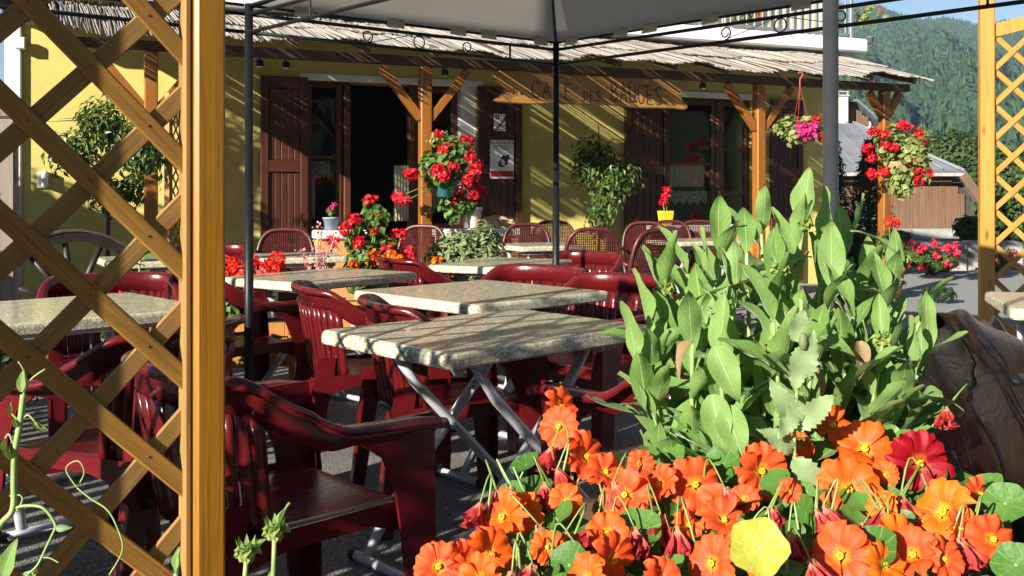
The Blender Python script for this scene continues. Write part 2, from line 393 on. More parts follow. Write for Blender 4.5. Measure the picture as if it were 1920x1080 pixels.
# foliage
leafmat('leaf_rudbeckia', [(.15, .28, .055), (.20, .35, .075), (.26, .42, .12), (.18, .31, .085)], .6, .40, (.36, .48, .20), True, .35)
leafmat('leaf_nasturtium', [(.07, .18, .03), (.12, .27, .045), (.17, .32, .06)], .42, .35)
leafmat('leaf_yellowed', [(.50, .50, .06), (.52, .46, .05)], .5, .4)
leafmat('leaf_poppy', [(.24, .34, .15), (.32, .42, .20)], .55, .3); leafmat('leaf_dry', [(.26, .17, .08), (.34, .24, .12)], .7, .25)
leafmat('leaf_ficus', [(.05, .10, .018), (.085, .15, .026), (.16, .23, .055), (.06, .11, .025)], .35, .25)
leafmat('leaf_geranium', [(.075, .15, .03), (.12, .23, .05), (.18, .28, .07)], .5, .35)
leafmat('leaf_pale', [(.22, .30, .08), (.32, .37, .12), (.40, .42, .17)], .55, .4)
leafmat('leaf_sage', [(.17, .22, .09), (.26, .32, .15), (.13, .18, .065)], .6, .25)
leafmat('leaf_tree', [(.030, .060, .014), (.055, .10, .022), (.085, .13, .03)], .55, .3)
leafmat('leaf_bush', [(.04, .085, .018), (.075, .13, .028), (.12, .17, .04)], .55, .3)
leafmat('leaf_conifer', [(.035, .065, .03), (.06, .095, .045), (.085, .12, .055)], .6, .15)
leafmat('leaf_hedge', [(.02, .045, .012), (.04, .075, .02)], .5, .2)
leafmat('petal_red', [(.62, .004, .016), (.78, .008, .03), (.50, .004, .012), (.85, .03, .04)], .5, .22)
leafmat('petal_scarlet', [(.80, .03, .012), (.85, .05, .03)], .5, .25); leafmat('petal_marigold', [(.85, .19, .008), (.88, .27, .01), (.8, .12, .01)], .5, .25)
leafmat('petal_pink', [(.60, .03, .20), (.75, .06, .28)], .5, .3); leafmat('petal_rose', [(.70, .02, .06), (.80, .05, .10)], .5, .25)
leafmat('petal_pale', [(.70, .42, .42), (.58, .28, .30), (.45, .18, .20)], .5, .3); leafmat('bud_green', [(.20, .30, .07), (.36, .42, .12)], .5, .25)
def petal(name, rim, mid, base, streak, trans=.3):
    t = NT(name); tc = t.n('TexCoord'); sp = t.n('SeparateXYZ'); t.l(tc.outputs['UV'], sp.inputs[0]); u, v = sp.outputs[0], sp.outputs[1]
    oi = t.n('ObjectInfo'); c = t.ramp(u, [(.0, base), (.2, base), (.34, mid), (.7, rim)])
    w = t.math('SINE', t.math('MULTIPLY', v, 38.0)); lines = t.ramp(w, [(.45, (0,) * 3), (.95, (1,) * 3)])
    zone = t.ramp(u, [(.17, (0,) * 3), (.28, (.85,) * 3), (.42, (.5,) * 3), (.62, (0,) * 3)])
    c = t.mix(t.math('MULTIPLY', lines, zone), c, streak)
    f = t.noise(t.coord((60, 60, 60)), 1, 3); c = t.mix(t.math('MULTIPLY', f, .3), c, sc(rim, .72))
    c = t.mix(t.math('MULTIPLY', oi.outputs['Random'], .35), c, sc(rim, .85))
    t.base(c); t.set(Roughness=.5, Specular_IOR_Level=.3); t.bump(t.math('ADD', t.math('MULTIPLY', w, .25), f), .3, .001)
    tr = t.n('BsdfTranslucent'); t.l(c, tr.inputs[0]); mx = t.n('MixShader'); mx.inputs[0].default_value = trans
    t.l(t.b.outputs[0], mx.inputs[1]); t.l(tr.outputs[0], mx.inputs[2]); t.l(mx.outputs[0], t.t.nodes['Material Output'].inputs[0])
petal('petal_orange', (.86, .13, .012), (.84, .11, .012), (.85, .34, .02), (.40, .012, .006))
petal('petal_coral', (.86, .105, .022), (.83, .08, .018), (.85, .30, .02), (.35, .008, .008))
petal('petal_amber', (.88, .18, .010), (.86, .13, .010), (.86, .42, .02), (.45, .02, .006))
petal('petal_crimson', (.34, .004, .012), (.30, .004, .010), (.6, .12, .02), (.12, .002, .004))
petal('petal_wilted', (.46, .045, .045), (.50, .06, .05), (.60, .32, .18), (.22, .012, .025))
plain('throat_yellow', (.85, .48, .015), .5, var=.1)
# ------------------------------------------------------------------ ground, road, hills
def sheet(name, pts, z, mat, kind='structure'):
    m = MB(); m.add([(x, y, z) for x, y in pts], [tuple(range(len(pts)))]); o = m.build(name, mat); tag(o, kind=kind); return o
m = MB(); R = 2500
m.grid(lambda u, v: (-245 + u * 1040, -130 + v * 1225, -1.3), 4, 4, False); tag(m.build('ground', 'meadow'), kind='structure')
# terrace terrain: platform on which the cafe stands
m = MB(); m.bbox((-30, -30, -1.6), (30, 13.2, -.004)); tag(m.build('terrace_ground', 'terrace'), kind='structure')
m = MB(); m.bbox((2.2, 7.4, -.003), (30, 14.9, .004)); tag(m.build('road', 'road'), kind='structure')
m = MB(); m.bbox((5.2, 13.21, -1.5), (30, 26, -.006)); tag(m.build('verge', 'meadow'), kind='structure')
# forested mountain: polar sheet, az in degrees right of the view axis
def hillz(az, r):
    k = np.clip((r - 150) / 750, 0, 1.25)
    top = 150 - 3.0 * (az - 21.3) + 2 * np.sin(az * .7) + 1.5 * np.sin(az * 1.9 + 1)
    bumps = 9 * np.sin(az * .9 + r * .011) + 6 * np.sin(az * 2.1 - r * .02) + 4 * np.sin(r * .045 + az)
    return -1.8 + np.where(k > 1, top - (k - 1) * 60, top * (k ** 1.15)) + bumps * np.clip(k * 2.5, 0, 1) * np.clip(1.15 - k, .1, 1)
na, nr = 90, 50; AZ = np.linspace(-12, 46, na); RR = np.linspace(70, 1080, nr)
A, B = np.meshgrid(AZ, RR, indexing='ij'); Z = hillz(A, B); a = np.radians(A)
V = np.stack([np.sin(a) * B, np.cos(a) * B, Z], -1).reshape(-1, 3)
ii, jj = np.meshgrid(np.arange(na - 1), np.arange(nr - 1), indexing='ij'); q = (ii * nr + jj).ravel()
Fc = np.stack([q, q + nr, q + nr + 1, q + 1], 1)
tag(npmesh('mountain', V, Fc, 'meadow', smooth=True), kind='structure')
t = NT('forest'); g = t.n('NewGeometry'); c = t.ramp(g.outputs['Random Per Island'], [(0, (.030, .062, .034)), (.5, (.040, .078, .038)), (.85, (.055, .092, .042)), (1, (.075, .11, .05))])
f = t.noise(t.coord(), .35, 4); t.base(t.mix(t.math('MULTIPLY', f, .5), c, (.015, .03, .014))); t.set(Roughness=.9, Specular_IOR_Level=.1)
def forest(n, az0, az1, seed):
    g = np.random.default_rng(seed)
    az = g.uniform(az0, az1, n); r = 170 + 740 * g.uniform(0, 1, n) ** .62; aa = np.radians(az)
    base = np.stack([np.sin(aa) * r, np.cos(aa) * r, hillz(az, r)], 1)
    con = g.uniform(size=n) < .35
    h = g.uniform(5, 8, n) + con * 2.5; w = np.where(con, g.uniform(1.7, 2.5, n), g.uniform(2.6, 4.2, n))
    prof_b = np.array([[.0, .25], [.75, .35], [1.0, .62], [.62, .88], [0, 1.0]]); prof_c = np.array([[.0, .05], [1.0, .14], [.62, .42], [.34, .7], [0, 1.0]])
    k = 5; ang = np.arange(k) * 2 * np.pi / k; Vs = []
    for i in range(5):
        pr = np.where(con[:, None], prof_c[i], prof_b[i]); rr = (pr[:, 0] * w)[:, None] * g.uniform(.72, 1.25, (n, k)); zz = (pr[:, 1] * h)[:, None] + g.normal(size=(n, k)) * .35
        Vs.append(np.stack([base[:, :1] + rr * np.cos(ang + i * .5), base[:, 1:2] + rr * np.sin(ang + i * .5), base[:, 2:3] + zz], -1))
    Vv = np.concatenate(Vs, 1).reshape(-1, 3)
    f = np.array([[i * k + j, i * k + (j + 1) % k, (i + 1) * k + (j + 1) % k, (i + 1) * k + j] for i in range(4) for j in range(k)])
    return Vv, (np.arange(n)[:, None, None] * 5 * k + f[None]).reshape(-1, 4)
Vv, Ff = forest(30000, 12, 34, 3)
tag(npmesh('forest', Vv, Ff, 'forest', smooth=True), 'dense green forest covering the mountainside', 'forest', kind='stuff')
# ------------------------------------------------------------------ trees, bushes
def low(p): return Vector((p.x, p.y, -1.3))
def tree(name, label, base, h, rad, n, leaf, mat, seed, group=None, trunk=.35, lumps=9, cat='tree', aspect=.6):
    """tapered trunk, limbs, and a leafy crown in clumps"""
    o = thing(name, label, cat, base, 0, group); g = random.Random(seed); m = MB()
    th = h * trunk; m.tube([(0, 0, -.1), (.02 * h, 0, th * .6), (0, .01 * h, th), (.02 * h, .0, h * .75)], [.035 * h, .028 * h, .022 * h, .006 * h], 7)
    for i in range(6):
        an = g.uniform(0, 6.28); z0 = th * g.uniform(.7, 1.3); m.tube([(0, 0, z0), (math.cos(an) * rad[0] * .3, math.sin(an) * rad[1] * .3, z0 + h * .12), (math.cos(an) * rad[0] * .65, math.sin(an) * rad[1] * .65, z0 + h * g.uniform(.2, .35))], [.014 * h, .01 * h, .004 * h], 5)
    m.build('trunk', 'bark_dark', o)
    p, nn = blobpts(n, (0, 0, h - rad[2]), rad, seed, lumps); V, Fc = leaves(p, nn, leaf, aspect, seed=seed)
    tag(npmesh('crown', V, Fc, mat, o), kind='stuff'); return o
tree('broadleaf_tree', 'round broadleaf tree rising behind the barn roof', low(P(1792, 430, 60)), 7.2, (2.0, 2.0, 2.4), 5200, .34, 'leaf_tree', 21, lumps=12)
tree('broadleaf_tree', 'leaning leafy tree behind the wooden barn gable', low(P(1720, 425, 70)), 6.2, (2.6, 2.2, 1.9), 3600, .36, 'leaf_tree', 22)
tree('broadleaf_tree', 'spreading tree seen through the right lattice', low(P(1905, 450, 42)), 4.9, (2.1, 2.1, 1.9), 4200, .30, 'leaf_tree', 23)
tree('broadleaf_tree', 'broad tree farther along the road past the lattice', low(P(2010, 452, 48)), 6.5, (3, 2.6, 2.6), 4200, .34, 'leaf_tree', 24)
def flat(p): return Vector((p.x, p.y, -.006))
def bush(name, label, base, r, n, leaf, mat, seed, cat='bush', lumps=9, group=None):
    o = thing(name, label, cat, base, 0, group); g = random.Random(seed); m = MB()
    for i in range(7):
        an = g.uniform(0, 6.28); m.tube([(0, 0, -.02), (math.cos(an) * r[0] * .3, math.sin(an) * r[1] * .3, r[2] * .7), (math.cos(an) * r[0] * .6, math.sin(an) * r[1] * .6, r[2] * 1.5)], [.02 * r[2], .014 * r[2], .006 * r[2]], 5)
    m.build('stem', 'bark_dark', o)
    p, nn = blobpts(n, (0, 0, r[2]), r, seed, lumps); p[:, 2] = np.abs(p[:, 2]); V, Fc = leaves(p, nn, leaf, .6, seed=seed)
    tag(npmesh('crown', V, Fc, mat, o), kind='stuff'); return o
bush('bush', 'loose green bush arching over the stone kerb wall', flat(P(1846, 470, 19)), (.55, .5, .42), 2200, .13, 'leaf_bush', 31)
bush('bush', 'rounded shrub behind the kerb wall near the lattice post', flat(P(1885, 468, 21)), (.85, .8, .62), 3000, .12, 'leaf_bush', 32)
bush('bush', 'tall shrub behind the right lattice panel', flat(P(1945, 470, 19.5)), (.9, .8, .80), 3000, .12, 'leaf_bush', 33)
bush('bush', 'shrub farther right along the kerb wall', flat(P(2000, 470, 20)), (1.2, .8, .8), 2600, .13, 'leaf_bush', 34)
def conifer(label, base, h, w, seed, group):
    o = thing('conifer', label, 'conifer', base, 0, group); m = MB(); m.tube([(0, 0, -.05), (0, 0, h * .95)], [.03 * h, .004 * h], 6); m.build('trunk', 'bark_dark', o)
    g = np.random.default_rng(seed); n = 4200; z = g.uniform(.03, 1, n) ** 1.25; a = g.uniform(0, 6.28, n); lay = np.sin(a * 5 + z * 40) * .12
    r = w * (1 - z) ** .8 * g.uniform(.45, 1.05, n) * (1 + lay) + .02
    p = np.stack([r * np.cos(a), r * np.sin(a), z * h], 1); nn = np.stack([np.cos(a), np.sin(a), .6 + 0 * a], 1) + g.normal(size=(n, 3)) * .4
    V, Fc = leaves(p, nn, .10, .28, .1, seed=seed); tag(npmesh('crown', V, Fc, 'leaf_conifer', o), kind='stuff')
conifer('small pale conifer beside the cafe wall corner', (5.15, 16.0, -.02), 2.3, .50, 41, None)
conifer('bushy conifer standing left of the hanging geranium post', (5.65, 15.6, -.02), 2.0, .50, 42, None)
# ------------------------------------------------------------------ kerb wall, roses, barn, pale house
o = thing('kerb_wall', 'low pale stone kerb wall along the far side of the road', 'wall', (0, 0, 0)); 
x = 5.8; g = random.Random(4)
while x < 14:
    w = g.uniform(.5, .9); m = MB(); m.cbox((x + w / 2, 15.2 + g.uniform(-.02, .02), .12), (w - .02, .34, .62 + g.uniform(-.03, .03)), .03); m.build('stone', 'wallstone', o); x += w
def rosebush(label, base, r, n, nf, seed):
    o = bush('rose_bush', label, base, r, n, .07, 'leaf_bush', seed, 'rose bush'); g = random.Random(seed)
    for i in range(nf):
        th = g.uniform(0, 6.28); zz = g.uniform(.35, 1.9); rr = g.uniform(.75, 1.0)
        q = HEADS['rose'][i % 3]; f = put('rose_flower', q, o, (math.cos(th) * r[0] * rr, -abs(math.sin(th)) * r[1] * rr, r[2] * zz), (g.uniform(-.6, .2), g.uniform(-.4, .4), g.uniform(0, 6))); k = g.uniform(.55, .95); f.scale = (k, k, k)
def flower_head(name, r, n, ps, mat, seed, up=.3, cone=0):
    """ball of small petals"""
    g = np.random.default_rng(seed); d = g.normal(size=(n, 3)); d[:, 2] += up; d /= np.linalg.norm(d, axis=1, keepdims=True)
    p = d * r * g.uniform(.55, 1, (n, 1)) * np.array([1, 1, .78]); V, Fc = leaves(p, d + g.normal(size=(n, 3)) * .35, ps, .95, .12, seed=seed)
    me = bpy.data.meshes.new(name); me.from_pydata(V.tolist(), [], Fc.tolist()); me.materials.append(MATS[mat]); me.update(); return me
HEADS = {'rose': [flower_head('rose_flower', .06, 26, .05, 'petal_rose', 50 + i) for i in range(3)],
         'red': [flower_head('flower_head', .058, 70, .034, 'petal_red', 60 + i) for i in range(4)],
         'scarlet': [flower_head('flower_head', .05, 60, .032, 'petal_scarlet', 70 + i) for i in range(3)],
         'marigold': [flower_head('marigold_flower', .034, 46, .026, 'petal_marigold', 80 + i, 1.2) for i in range(3)],
         'pink': [flower_head('flower_head', .06, 60, .042, 'petal_pink', 90 + i, 1) for i in range(2)]}
rosebush('pinkish red rose bush against the low kerb wall', (5.95, 14.15, 0), (.42, .36, .26), 3000, 22, 51)
rosebush('small rose shrub at the foot of the lattice side wall', (7.15, 14.5, 0), (.30, .25, .17), 1300, 7, 52)
rosebush('sparse rose climbing over the kerb wall end', (5.75, 14.9, .35), (.38, .2, .13), 800, 9, 53)
bush('ground_plant', 'grey-green tufted plant at the road edge under the sunflower leaves', (4.15, 10.9, 0), (.26, .24, .15), 1500, .06, 'leaf_sage', 54, 'plant')
bush('ground_plant', 'dark leafy ground plant beside a small pale planter stone', (4.5, 10.4, 0), (.16, .16, .10), 500, .06, 'leaf_hedge', 55, 'plant')
# barn: plank gable towards us, half-hipped metal roof
bz = -.3; bar = thing('barn', 'old wooden barn with grey metal roof and plank gable', 'barn', (13.0, 35, bz), math.radians(8))
m = MB(); m.bbox((-7.5, .12, 0), (3.6, 8, 1.9)); m.build('wall', 'interior_dark', bar)
for i in range(43):
    x = -7.4 + i * .25; top = 2.2 if x < 2.5 else max(.9, 2.2 - (x - 2.5) * 1.2)
    m = MB(); m.cbox((x + .115, .06 + (i % 3) * .008, top / 2), (.235, .05, top), .008); m.build('plank', 'wood_barn', bar)
m = MB(); prof = [(-8.0, -.5, 2.3), (2.9, -.5, 2.3), (.6, 3, 4.2), (-8.0, 3, 4.2)]
m.add(prof, [(0, 1, 2, 3)]); m.add([(2.9, -.5, 2.3), (3.75, -.5, 1.2), (3.75, 7.5, 1.2), (.6, 3, 4.2), (2.9, 7.5, 2.3)], [(0, 1, 2, 3), (3, 2, 4)])
roof = m.build('roof', 'roof_metal', bar); solid(roof, .10, 1)
for i in range(18):
    f = i / 17; m = MB(); x = -7.9 + f * 10.7; m.beam((x, -.5, 2.365), (min(x, .58), 3, 4.265), .04, .05); m.build('roof_seam', 'roof_metal', roof)
m = MB(); m.beam((2.85, -.58, 2.15), (3.7, -.58, 1.08), .06, .30); m.build('rafter', 'wood_barn', bar)
m = MB(); m.beam((-8, -.55, 2.16), (2.9, -.55, 2.16), .1, .12); m.build('gutter', 'roof_trim', bar)
m = MB(); m.bbox((-2.6, -.01, .8), (-1.5, .03, 1.5)); w_ = m.build('window', 'wood_grey', bar); m = MB(); m.bbox((-2.52, -.02, .88), (-1.58, .0, 1.42)); m.build('glass_pane', 'glass', w_)
m = MB(); m.bbox((-7.5, -.9, -1.1), (3.7, .0, .25)); m.build('foundation', 'wallstone', bar)
ph = thing('house', 'pale house with wooden gable and cream chimney behind the barn', 'house', (16.0, 47, -1.3), math.radians(10))
m = MB(); m.bbox((-6, 0, 0), (1.2, 7, 5.9)); m.prism([(-6, 5.9), (1.2, 5.9), (.2, 6.7), (-4.9, 6.7)], .002, 7); m.build('wall', 'house_pale', ph)
for i in range(8):
    x = -1.3 + i * .31; top = 6.72 if x < .2 else 6.72 - (x - .2) * .8; m = MB(); m.cbox((x, -.04, (5.75 + top) / 2), (.29, .05, top - 5.75), .01); m.build('plank', 'wood_barn', ph)
m = MB(); m.add([(.2, -.5, 6.85), (1.6, -.5, 5.75), (1.6, 7.4, 5.75), (.2, 7.4, 6.85), (-6.4, -.5, 6.85), (-6.4, 7.4, 6.85)], [(0, 1, 2, 3), (0, 3, 5, 4)]); solid(m.build('roof', 'roof_metal', ph), .12, 1)
m = MB(); m.bbox((-.92, -.75, 0), (-.40, -.51, 7.05)); ch = m.build('chimney', 'chimney_cream', ph)
m = MB(); m.bbox((-.98, -.8, 7.053), (-.34, -.46, 7.13)); m.bbox((-.96, -.78, 7.25), (-.36, -.48, 7.30))
for i in (-.9, -.42):
    for j in (-.74, -.52): m.bbox((i - .03, j - .03, 7.13), (i + .03, j + .03, 7.25))
m.build('chimney_cap', 'roof_trim', ch)
# ------------------------------------------------------------------ cafe: local x runs along the facade, local y into the building
W0 = Vector((-.15, 11.0)); U = Vector((.92, .392)).normalized(); N = Vector((U.y, -U.x)); FROT = math.atan2(U.y, U.x)
def FT(px, off=0):
    a = W0 + N * off; k = (px - 960) / F; return (k * a.y - a.x) / (U.x - k * U.y)
def FZ(px, py, off=0): return EYE + (HOR - py) / F * (W0.y + N.y * off + U.y * FT(px, off))
def FW(t, off, z): p = W0 + N * off + U * t; return Vector((p.x, p.y, z))
cafe = thing('cafe_building', 'yellow rendered cafe with dark red shutters and balcony', 'building', (W0.x, W0.y, 0), FROT)
TL, TR = -4.88, 4.62; TOP = 2.97; LIN = 2.34
o1a, o1b = FT(577), FT(892); o2a, o2b = FT(1252), FT(1412)
m = MB()
for a, b, z0, z1 in ((TL, o1a, 0, TOP), (o1b, o2a, 0, TOP), (o2b, TR, 0, TOP), (o1a, o1b, LIN, TOP), (o2a, o2b, LIN, TOP)): m.bbox((a, 0, z0), (b, .35, z1))
m.bbox((TL, .35, 0), (TL + .3, 9, TOP)); m.bbox((TR - .3, .35, 0), (TR, 9, TOP)); m.bbox((TL + .3, 8.7, 0), (TR - .3, 9, TOP))
m.build('wall', 'stucco_yellow', cafe)
m = MB(); m.bbox((TL, 0, TOP + .19), (TR, 9, 5.9)); m.build('upper_wall', 'stucco_cream', cafe)
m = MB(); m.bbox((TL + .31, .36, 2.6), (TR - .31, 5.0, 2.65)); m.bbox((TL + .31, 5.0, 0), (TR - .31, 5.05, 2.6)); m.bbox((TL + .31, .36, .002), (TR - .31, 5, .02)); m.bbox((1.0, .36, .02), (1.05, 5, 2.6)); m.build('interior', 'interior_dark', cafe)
m = MB(); m.add([(TL - .5, -.9, 5.88), (TR + .6, -.9, 5.88), (TR + .6, 4.5, 7.6), (TL - .5, 4.5, 7.6), (TR + .6, 9.8, 5.88), (TL - .5, 9.8, 5.88)], [(0, 1, 2, 3), (3, 2, 4, 5)]); solid(m.build('roof', 'roof_metal', cafe), .15, 1)
# plinth of wall at floor line, white corner trim, lintels and jamb
m = MB(); m.bbox((TL - .03, -.03, 0), (TL + .09, -.002, TOP)); m.build('corner_trim', 'white_paint', cafe)
for a, b in ((FT(562), FT(905)), (FT(1265), FT(1420))):
    m = MB(); m.cbox(((a + b) / 2, -.012, LIN + .028), (b - a, .03, .075), .006); m.build('lintel', 'white_paint', cafe)
m = MB(); m.bbox((FT(866), .02, 0), (o1b - .001, .34, LIN - .002)); m.build('door_jamb', 'white_paint', cafe)
# shutters folded back against the wall: frame, cross rails and planks
def shutter(x0, x1, label=None, zt=LIN + .01, zb=.06, open_=.03):
    s = bpy.data.objects.new('shutter', None); COL.objects.link(s); s.parent = cafe; s.location = (0, -open_, 0)
    if label: s['label'] = label
    w = x1 - x0; st = .075
    for a in (x0, x1 - st):
        m = MB(); m.cbox((a + st / 2, -.02, (zt + zb) / 2), (st, .042, zt - zb), .004); m.build('stile', 'wood_shutter', s)
    rails = [zb, zb + .62, zb + 1.32, zt - .12]
    for z in rails:
        m = MB(); m.cbox(((x0 + x1) / 2, -.0195, z + .06), (w - 2 * st - .002, .036, .12), .004); m.build('rail', 'wood_shutter', s)
    for i in range(len(rails) - 1):
        n = 5; pw = (w - 2 * st) / n
        for k in range(n):
            m = MB(); m.cbox((x0 + st + (k + .5) * pw, -.009, (rails[i] + .12 + rails[i + 1]) / 2), (pw - .008, .014, rails[i + 1] - rails[i] - .122), .004); m.build('plank', 'wood_shutter', s)
    return s
shutter(FT(487), FT(577) - .01); shutter(FT(893), FT(975)); shutter(FT(1168), FT(1250)); shutter(FT(1440), FT(1500))
# door frame and leaf in opening 1
def frame(parent, x0, x1, z0, z1, y, w=.06, d=.07, mat='wood_frame', name='frame'):
    m = MB(); m.cbox((x0 + w / 2, y, (z0 + z1) / 2), (w, d, z1 - z0), .004); m.cbox((x1 - w / 2, y, (z0 + z1) / 2), (w, d, z1 - z0), .004)
    m.cbox(((x0 + x1) / 2, y, z1 - w / 2), (x1 - x0 - 2 * w - .002, d - .004, w), .004); m.cbox(((x0 + x1) / 2, y, z0 + w / 2), (x1 - x0 - 2 * w - .002, d - .004, w), .004)
    return m.build(name, mat, parent)
def casement(x0, x1, z0, z1, y, rows, cols=1, glass='glass'):
    f = frame(cafe, x0, x1, z0, z1, y, name='window_frame'); w = .06
    ix0, ix1, iz0, iz1 = x0 + w, x1 - w, z0 + w, z1 - w; ph_ = (iz1 - iz0) / rows; pw = (ix1 - ix0) / cols
    for r in range(1, rows):
        m = MB(); m.cbox(((ix0 + ix1) / 2, y, iz0 + r * ph_), (ix1 - ix0, .045, .035), .004); m.build('glazing_bar', 'wood_frame', f)
    for r in range(rows):
        for c in range(cols):
            m = MB(); m.bbox((ix0 + c * pw + .004, y - .003, iz0 + r * ph_ + .018), (ix0 + (c + 1) * pw - .004, y + .003, iz0 + (r + 1) * ph_ - .018)); m.build('glass_pane', glass, f)
    return f
d1, d2, d3 = FT(646), FT(785), FT(864)
casement(o1a + .01, d1, .03, LIN - .01, .16, 3, glass='pane'); casement(d2, d3, .03, LIN - .01, .16, 3, glass='pane')
m = MB(); m.cbox((d1 + .05, .12, LIN / 2), (.07, .10, LIN - .02), .006); m.build('door_frame', 'wood_frame', cafe)
m = MB(); m.cbox((d2 - .05, .12, LIN / 2), (.07, .10, LIN - .02), .006); m.build('door_frame', 'wood_frame', cafe)
# curtains: pleated cloth and lace valance
def cloth(name, x0, x1, z0, z1, y, mat, folds=9, amp=.012, scallop=0, n=40):
    m = MB()
    def fn(u, v):
        zz = z0 + (z1 - z0) * v
        if scallop: zz -= (1 - v) * scallop * abs(math.sin(u * math.pi * 6))
        return (x0 + (x1 - x0) * u, y + amp * math.sin(u * folds * 6.283) * (.5 + .5 * (1 - v)), zz)
    m.grid(fn, n, 4); return solid(m.build(name, mat, cafe, True, fixn=False), .002)
cloth('curtain', FT(583), FT(600), .9, FZ(590, 312), .24, 'curtain', 4); cloth('curtain', FT(583), FT(628), FZ(600, 325), FZ(600, 300), .235, 'lace', 8, scallop=.05)
cloth('curtain', FT(744), FT(772), FZ(750, 415), FZ(750, 310), .10, 'curtain', 5); cloth('curtain', FT(790), FT(850), FZ(800, 392), FZ(800, 318), .235, 'lace', 8, scallop=.05)
# window 2 : two leaves with panes, lace valance
wm = FT(1352); casement(o2a + .01, wm - .03, .03, LIN - .03, .10, 3, glass='pane'); casement(wm + .03, o2b - .01, .03, LIN - .03, .10, 4, glass='pane')
m = MB(); m.cbox((wm, .09, LIN / 2), (.056, .09, LIN - .04), .006); m.build('mullion', 'wood_frame', cafe)
cloth('curtain', FT(1262), FT(1345), FZ(1300, 375), FZ(1300, 358), .20, 'lace', 9, scallop=.06); cloth('curtain', FT(1270), FT(1343), FZ(1300, 350), FZ(1300, 306), .26, 'curtain', 7)
# balcony slab with railing
bo, bL, bR = .55, TL - .3, FT(1612, .55)
bz0 = FZ(1600, 101, bo); m = MB(); m.cbox(((bL + bR) / 2, .2 - bo + .15, bz0 + .085), (bR - bL, .7 + .6 - .3, .17), .02); slab = m.build('balcony_slab', 'white_paint', cafe)
m = MB(); m.cbox(((bL + bR) / 2, -.12, bz0 - .035), (bR - bL - .5, .42, .07), .01); m.build('soffit_board', 'wood_beam', cafe)
ry = -bo - .02 + .12; rz0, rz1 = bz0 + .25, bz0 + 1.15; rail = bpy.data.objects.new('balcony_railing', None); COL.objects.link(rail); rail.parent = cafe
for z, h in ((rz0, .035), (rz1, .045)):
    m = MB(); m.cbox(((bL + bR) / 2, ry, z), (bR - bL - .06, .035, h), .005); m.build('handrail', 'rail_grey', rail)
m = MB(); m.cbox((0, 0, (rz1 - rz0) / 2), (.022, .022, rz1 - rz0 - .03), .003); bar0 = m.mesh('baluster', 'rail_grey'); x = .6; i = 0
while x < bR - .03:
    put('baluster', bar0, rail, (x, ry, rz0)); x += .115
m = MB(); m.cbox((bR - .05, ry, bz0 + .66), (.05, .05, .98), .006); m.build('railing_post', 'rail_grey', rail)
for a, b in ((1.2, 1.75), (2.35, 2.55)):
    m = MB(); m.bbox((a, -.03, TOP + .25), (b, -.002, 5.2)); w_ = m.build('balcony_door', 'wood_frame', cafe); m = MB(); m.bbox((a + .06, -.04, TOP + .4), (b - .06, -.032, 5.1)); m.build('glass_pane', 'glass', w_)
# conduit, junction box, wall lamp
m = MB(); m.tube([(FT(38), -.03, FZ(38, 42)), (FT(38), -.03, FZ(38, 60)), (FT(38), -.03, .3)], .016, 8); m.tube([(FT(40), -.03, FZ(40, 42)), (FT(70), -.03, FZ(70, 44))], .02, 8); m.build('conduit', 'pvc_grey', cafe)
jb = thing('junction_box', 'small white junction box on the cafe wall conduit', 'junction box', FW(FT(31), .0, FZ(31, 92)), FROT); m = MB(); m.cbox((.035, -.075, .045), (.085, .055, .11), .008); m.build('case', 'plastic_white', jb); m = MB(); m.cbox((.035, -.104, .045), (.07, .004, .09), .002); m.build('lid', 'plastic_white', jb)
wl_ = thing('wall_lamp', 'small cylinder wall lamp on a square plate above the cart wheel', 'lamp', FW(FT(82), 0, FZ(82, 352)), FROT)
m = MB(); m.cbox((0, -.012, .07), (.11, .02, .15), .004); m.build('back_plate', 'pvc_grey', wl_); m = MB(); m.lathe([(.0, .01), (.026, .01), (.028, .02), (.028, .15), (.024, .155), (0, .155)], 14, (.01, -.055, 0)); m.build('shade', 'plastic_white', wl_, True)
# notices on the shutter
def FL(x, y, z): return (x, y, z)
lic = thing('licence_plaque', 'white licence plaque with diagonal black band on the shutter', 'plaque', FW(FT(921.5), .075, FZ(921, 246)), FROT)
w_, h_ = (FT(943) - FT(922)), FZ(932, 214) - FZ(932, 246); m = MB(); m.cbox((w_ / 2, 0, h_ / 2), (w_, .006, h_), .001); m.build('plate', 'paper', lic)
m = MB(); m.add([(0.002, -.0045, .01), (w_ - .002, -.0045, h_ * .86), (w_ - .002, -.0045, h_ * .62), (.028, -.0045, .003), (.002, -.0045, .003)], [(0, 1, 2, 3, 4)]); m.build('band', 'print_black', lic)
m = MB(); q = .022
for i in (0, 1):
    for j in (0, 1): m.bbox((.012 + i * (q + .007), -.0048, h_ - .012 - (j + 1) * q - j * .007), (.012 + i * (q + .007) + q, -.004, h_ - .012 - j * q - j * .007))
m.build('emblem', 'print_black', lic)
put('lettering', textmesh('LICENCE', .034, 'paper'), lic, (w_ * .47, -.0052, h_ * .40), (math.radians(90), -math.atan2(h_ * .8, w_), 0)); put('lettering', textmesh('IV', .055, 'print_black'), lic, (w_ * .76, -.0045, h_ * .27), (math.radians(90), 0, 0))
put('lettering', textmesh('RESTAURANT', .014, 'print_black'), lic, (w_ * .68, -.0045, h_ * .07), (math.radians(90), 0, 0))
po = thing('concert_poster', 'white concert poster with red bottom band on the dark shutter', 'poster', FW(FT(914), .075, FZ(914, 335)), FROT)
w_, h_ = FT(958) - FT(914), FZ(935, 263) - FZ(935, 335); m = MB(); m.cbox((w_ / 2, 0, h_ / 2), (w_, .003, h_), .0005); m.build('sheet', 'paper', po)
m = MB(); m.bbox((.004, -.0035, .022), (w_ - .004, -.002, .085)); m.build('red_band', 'print_red', po)
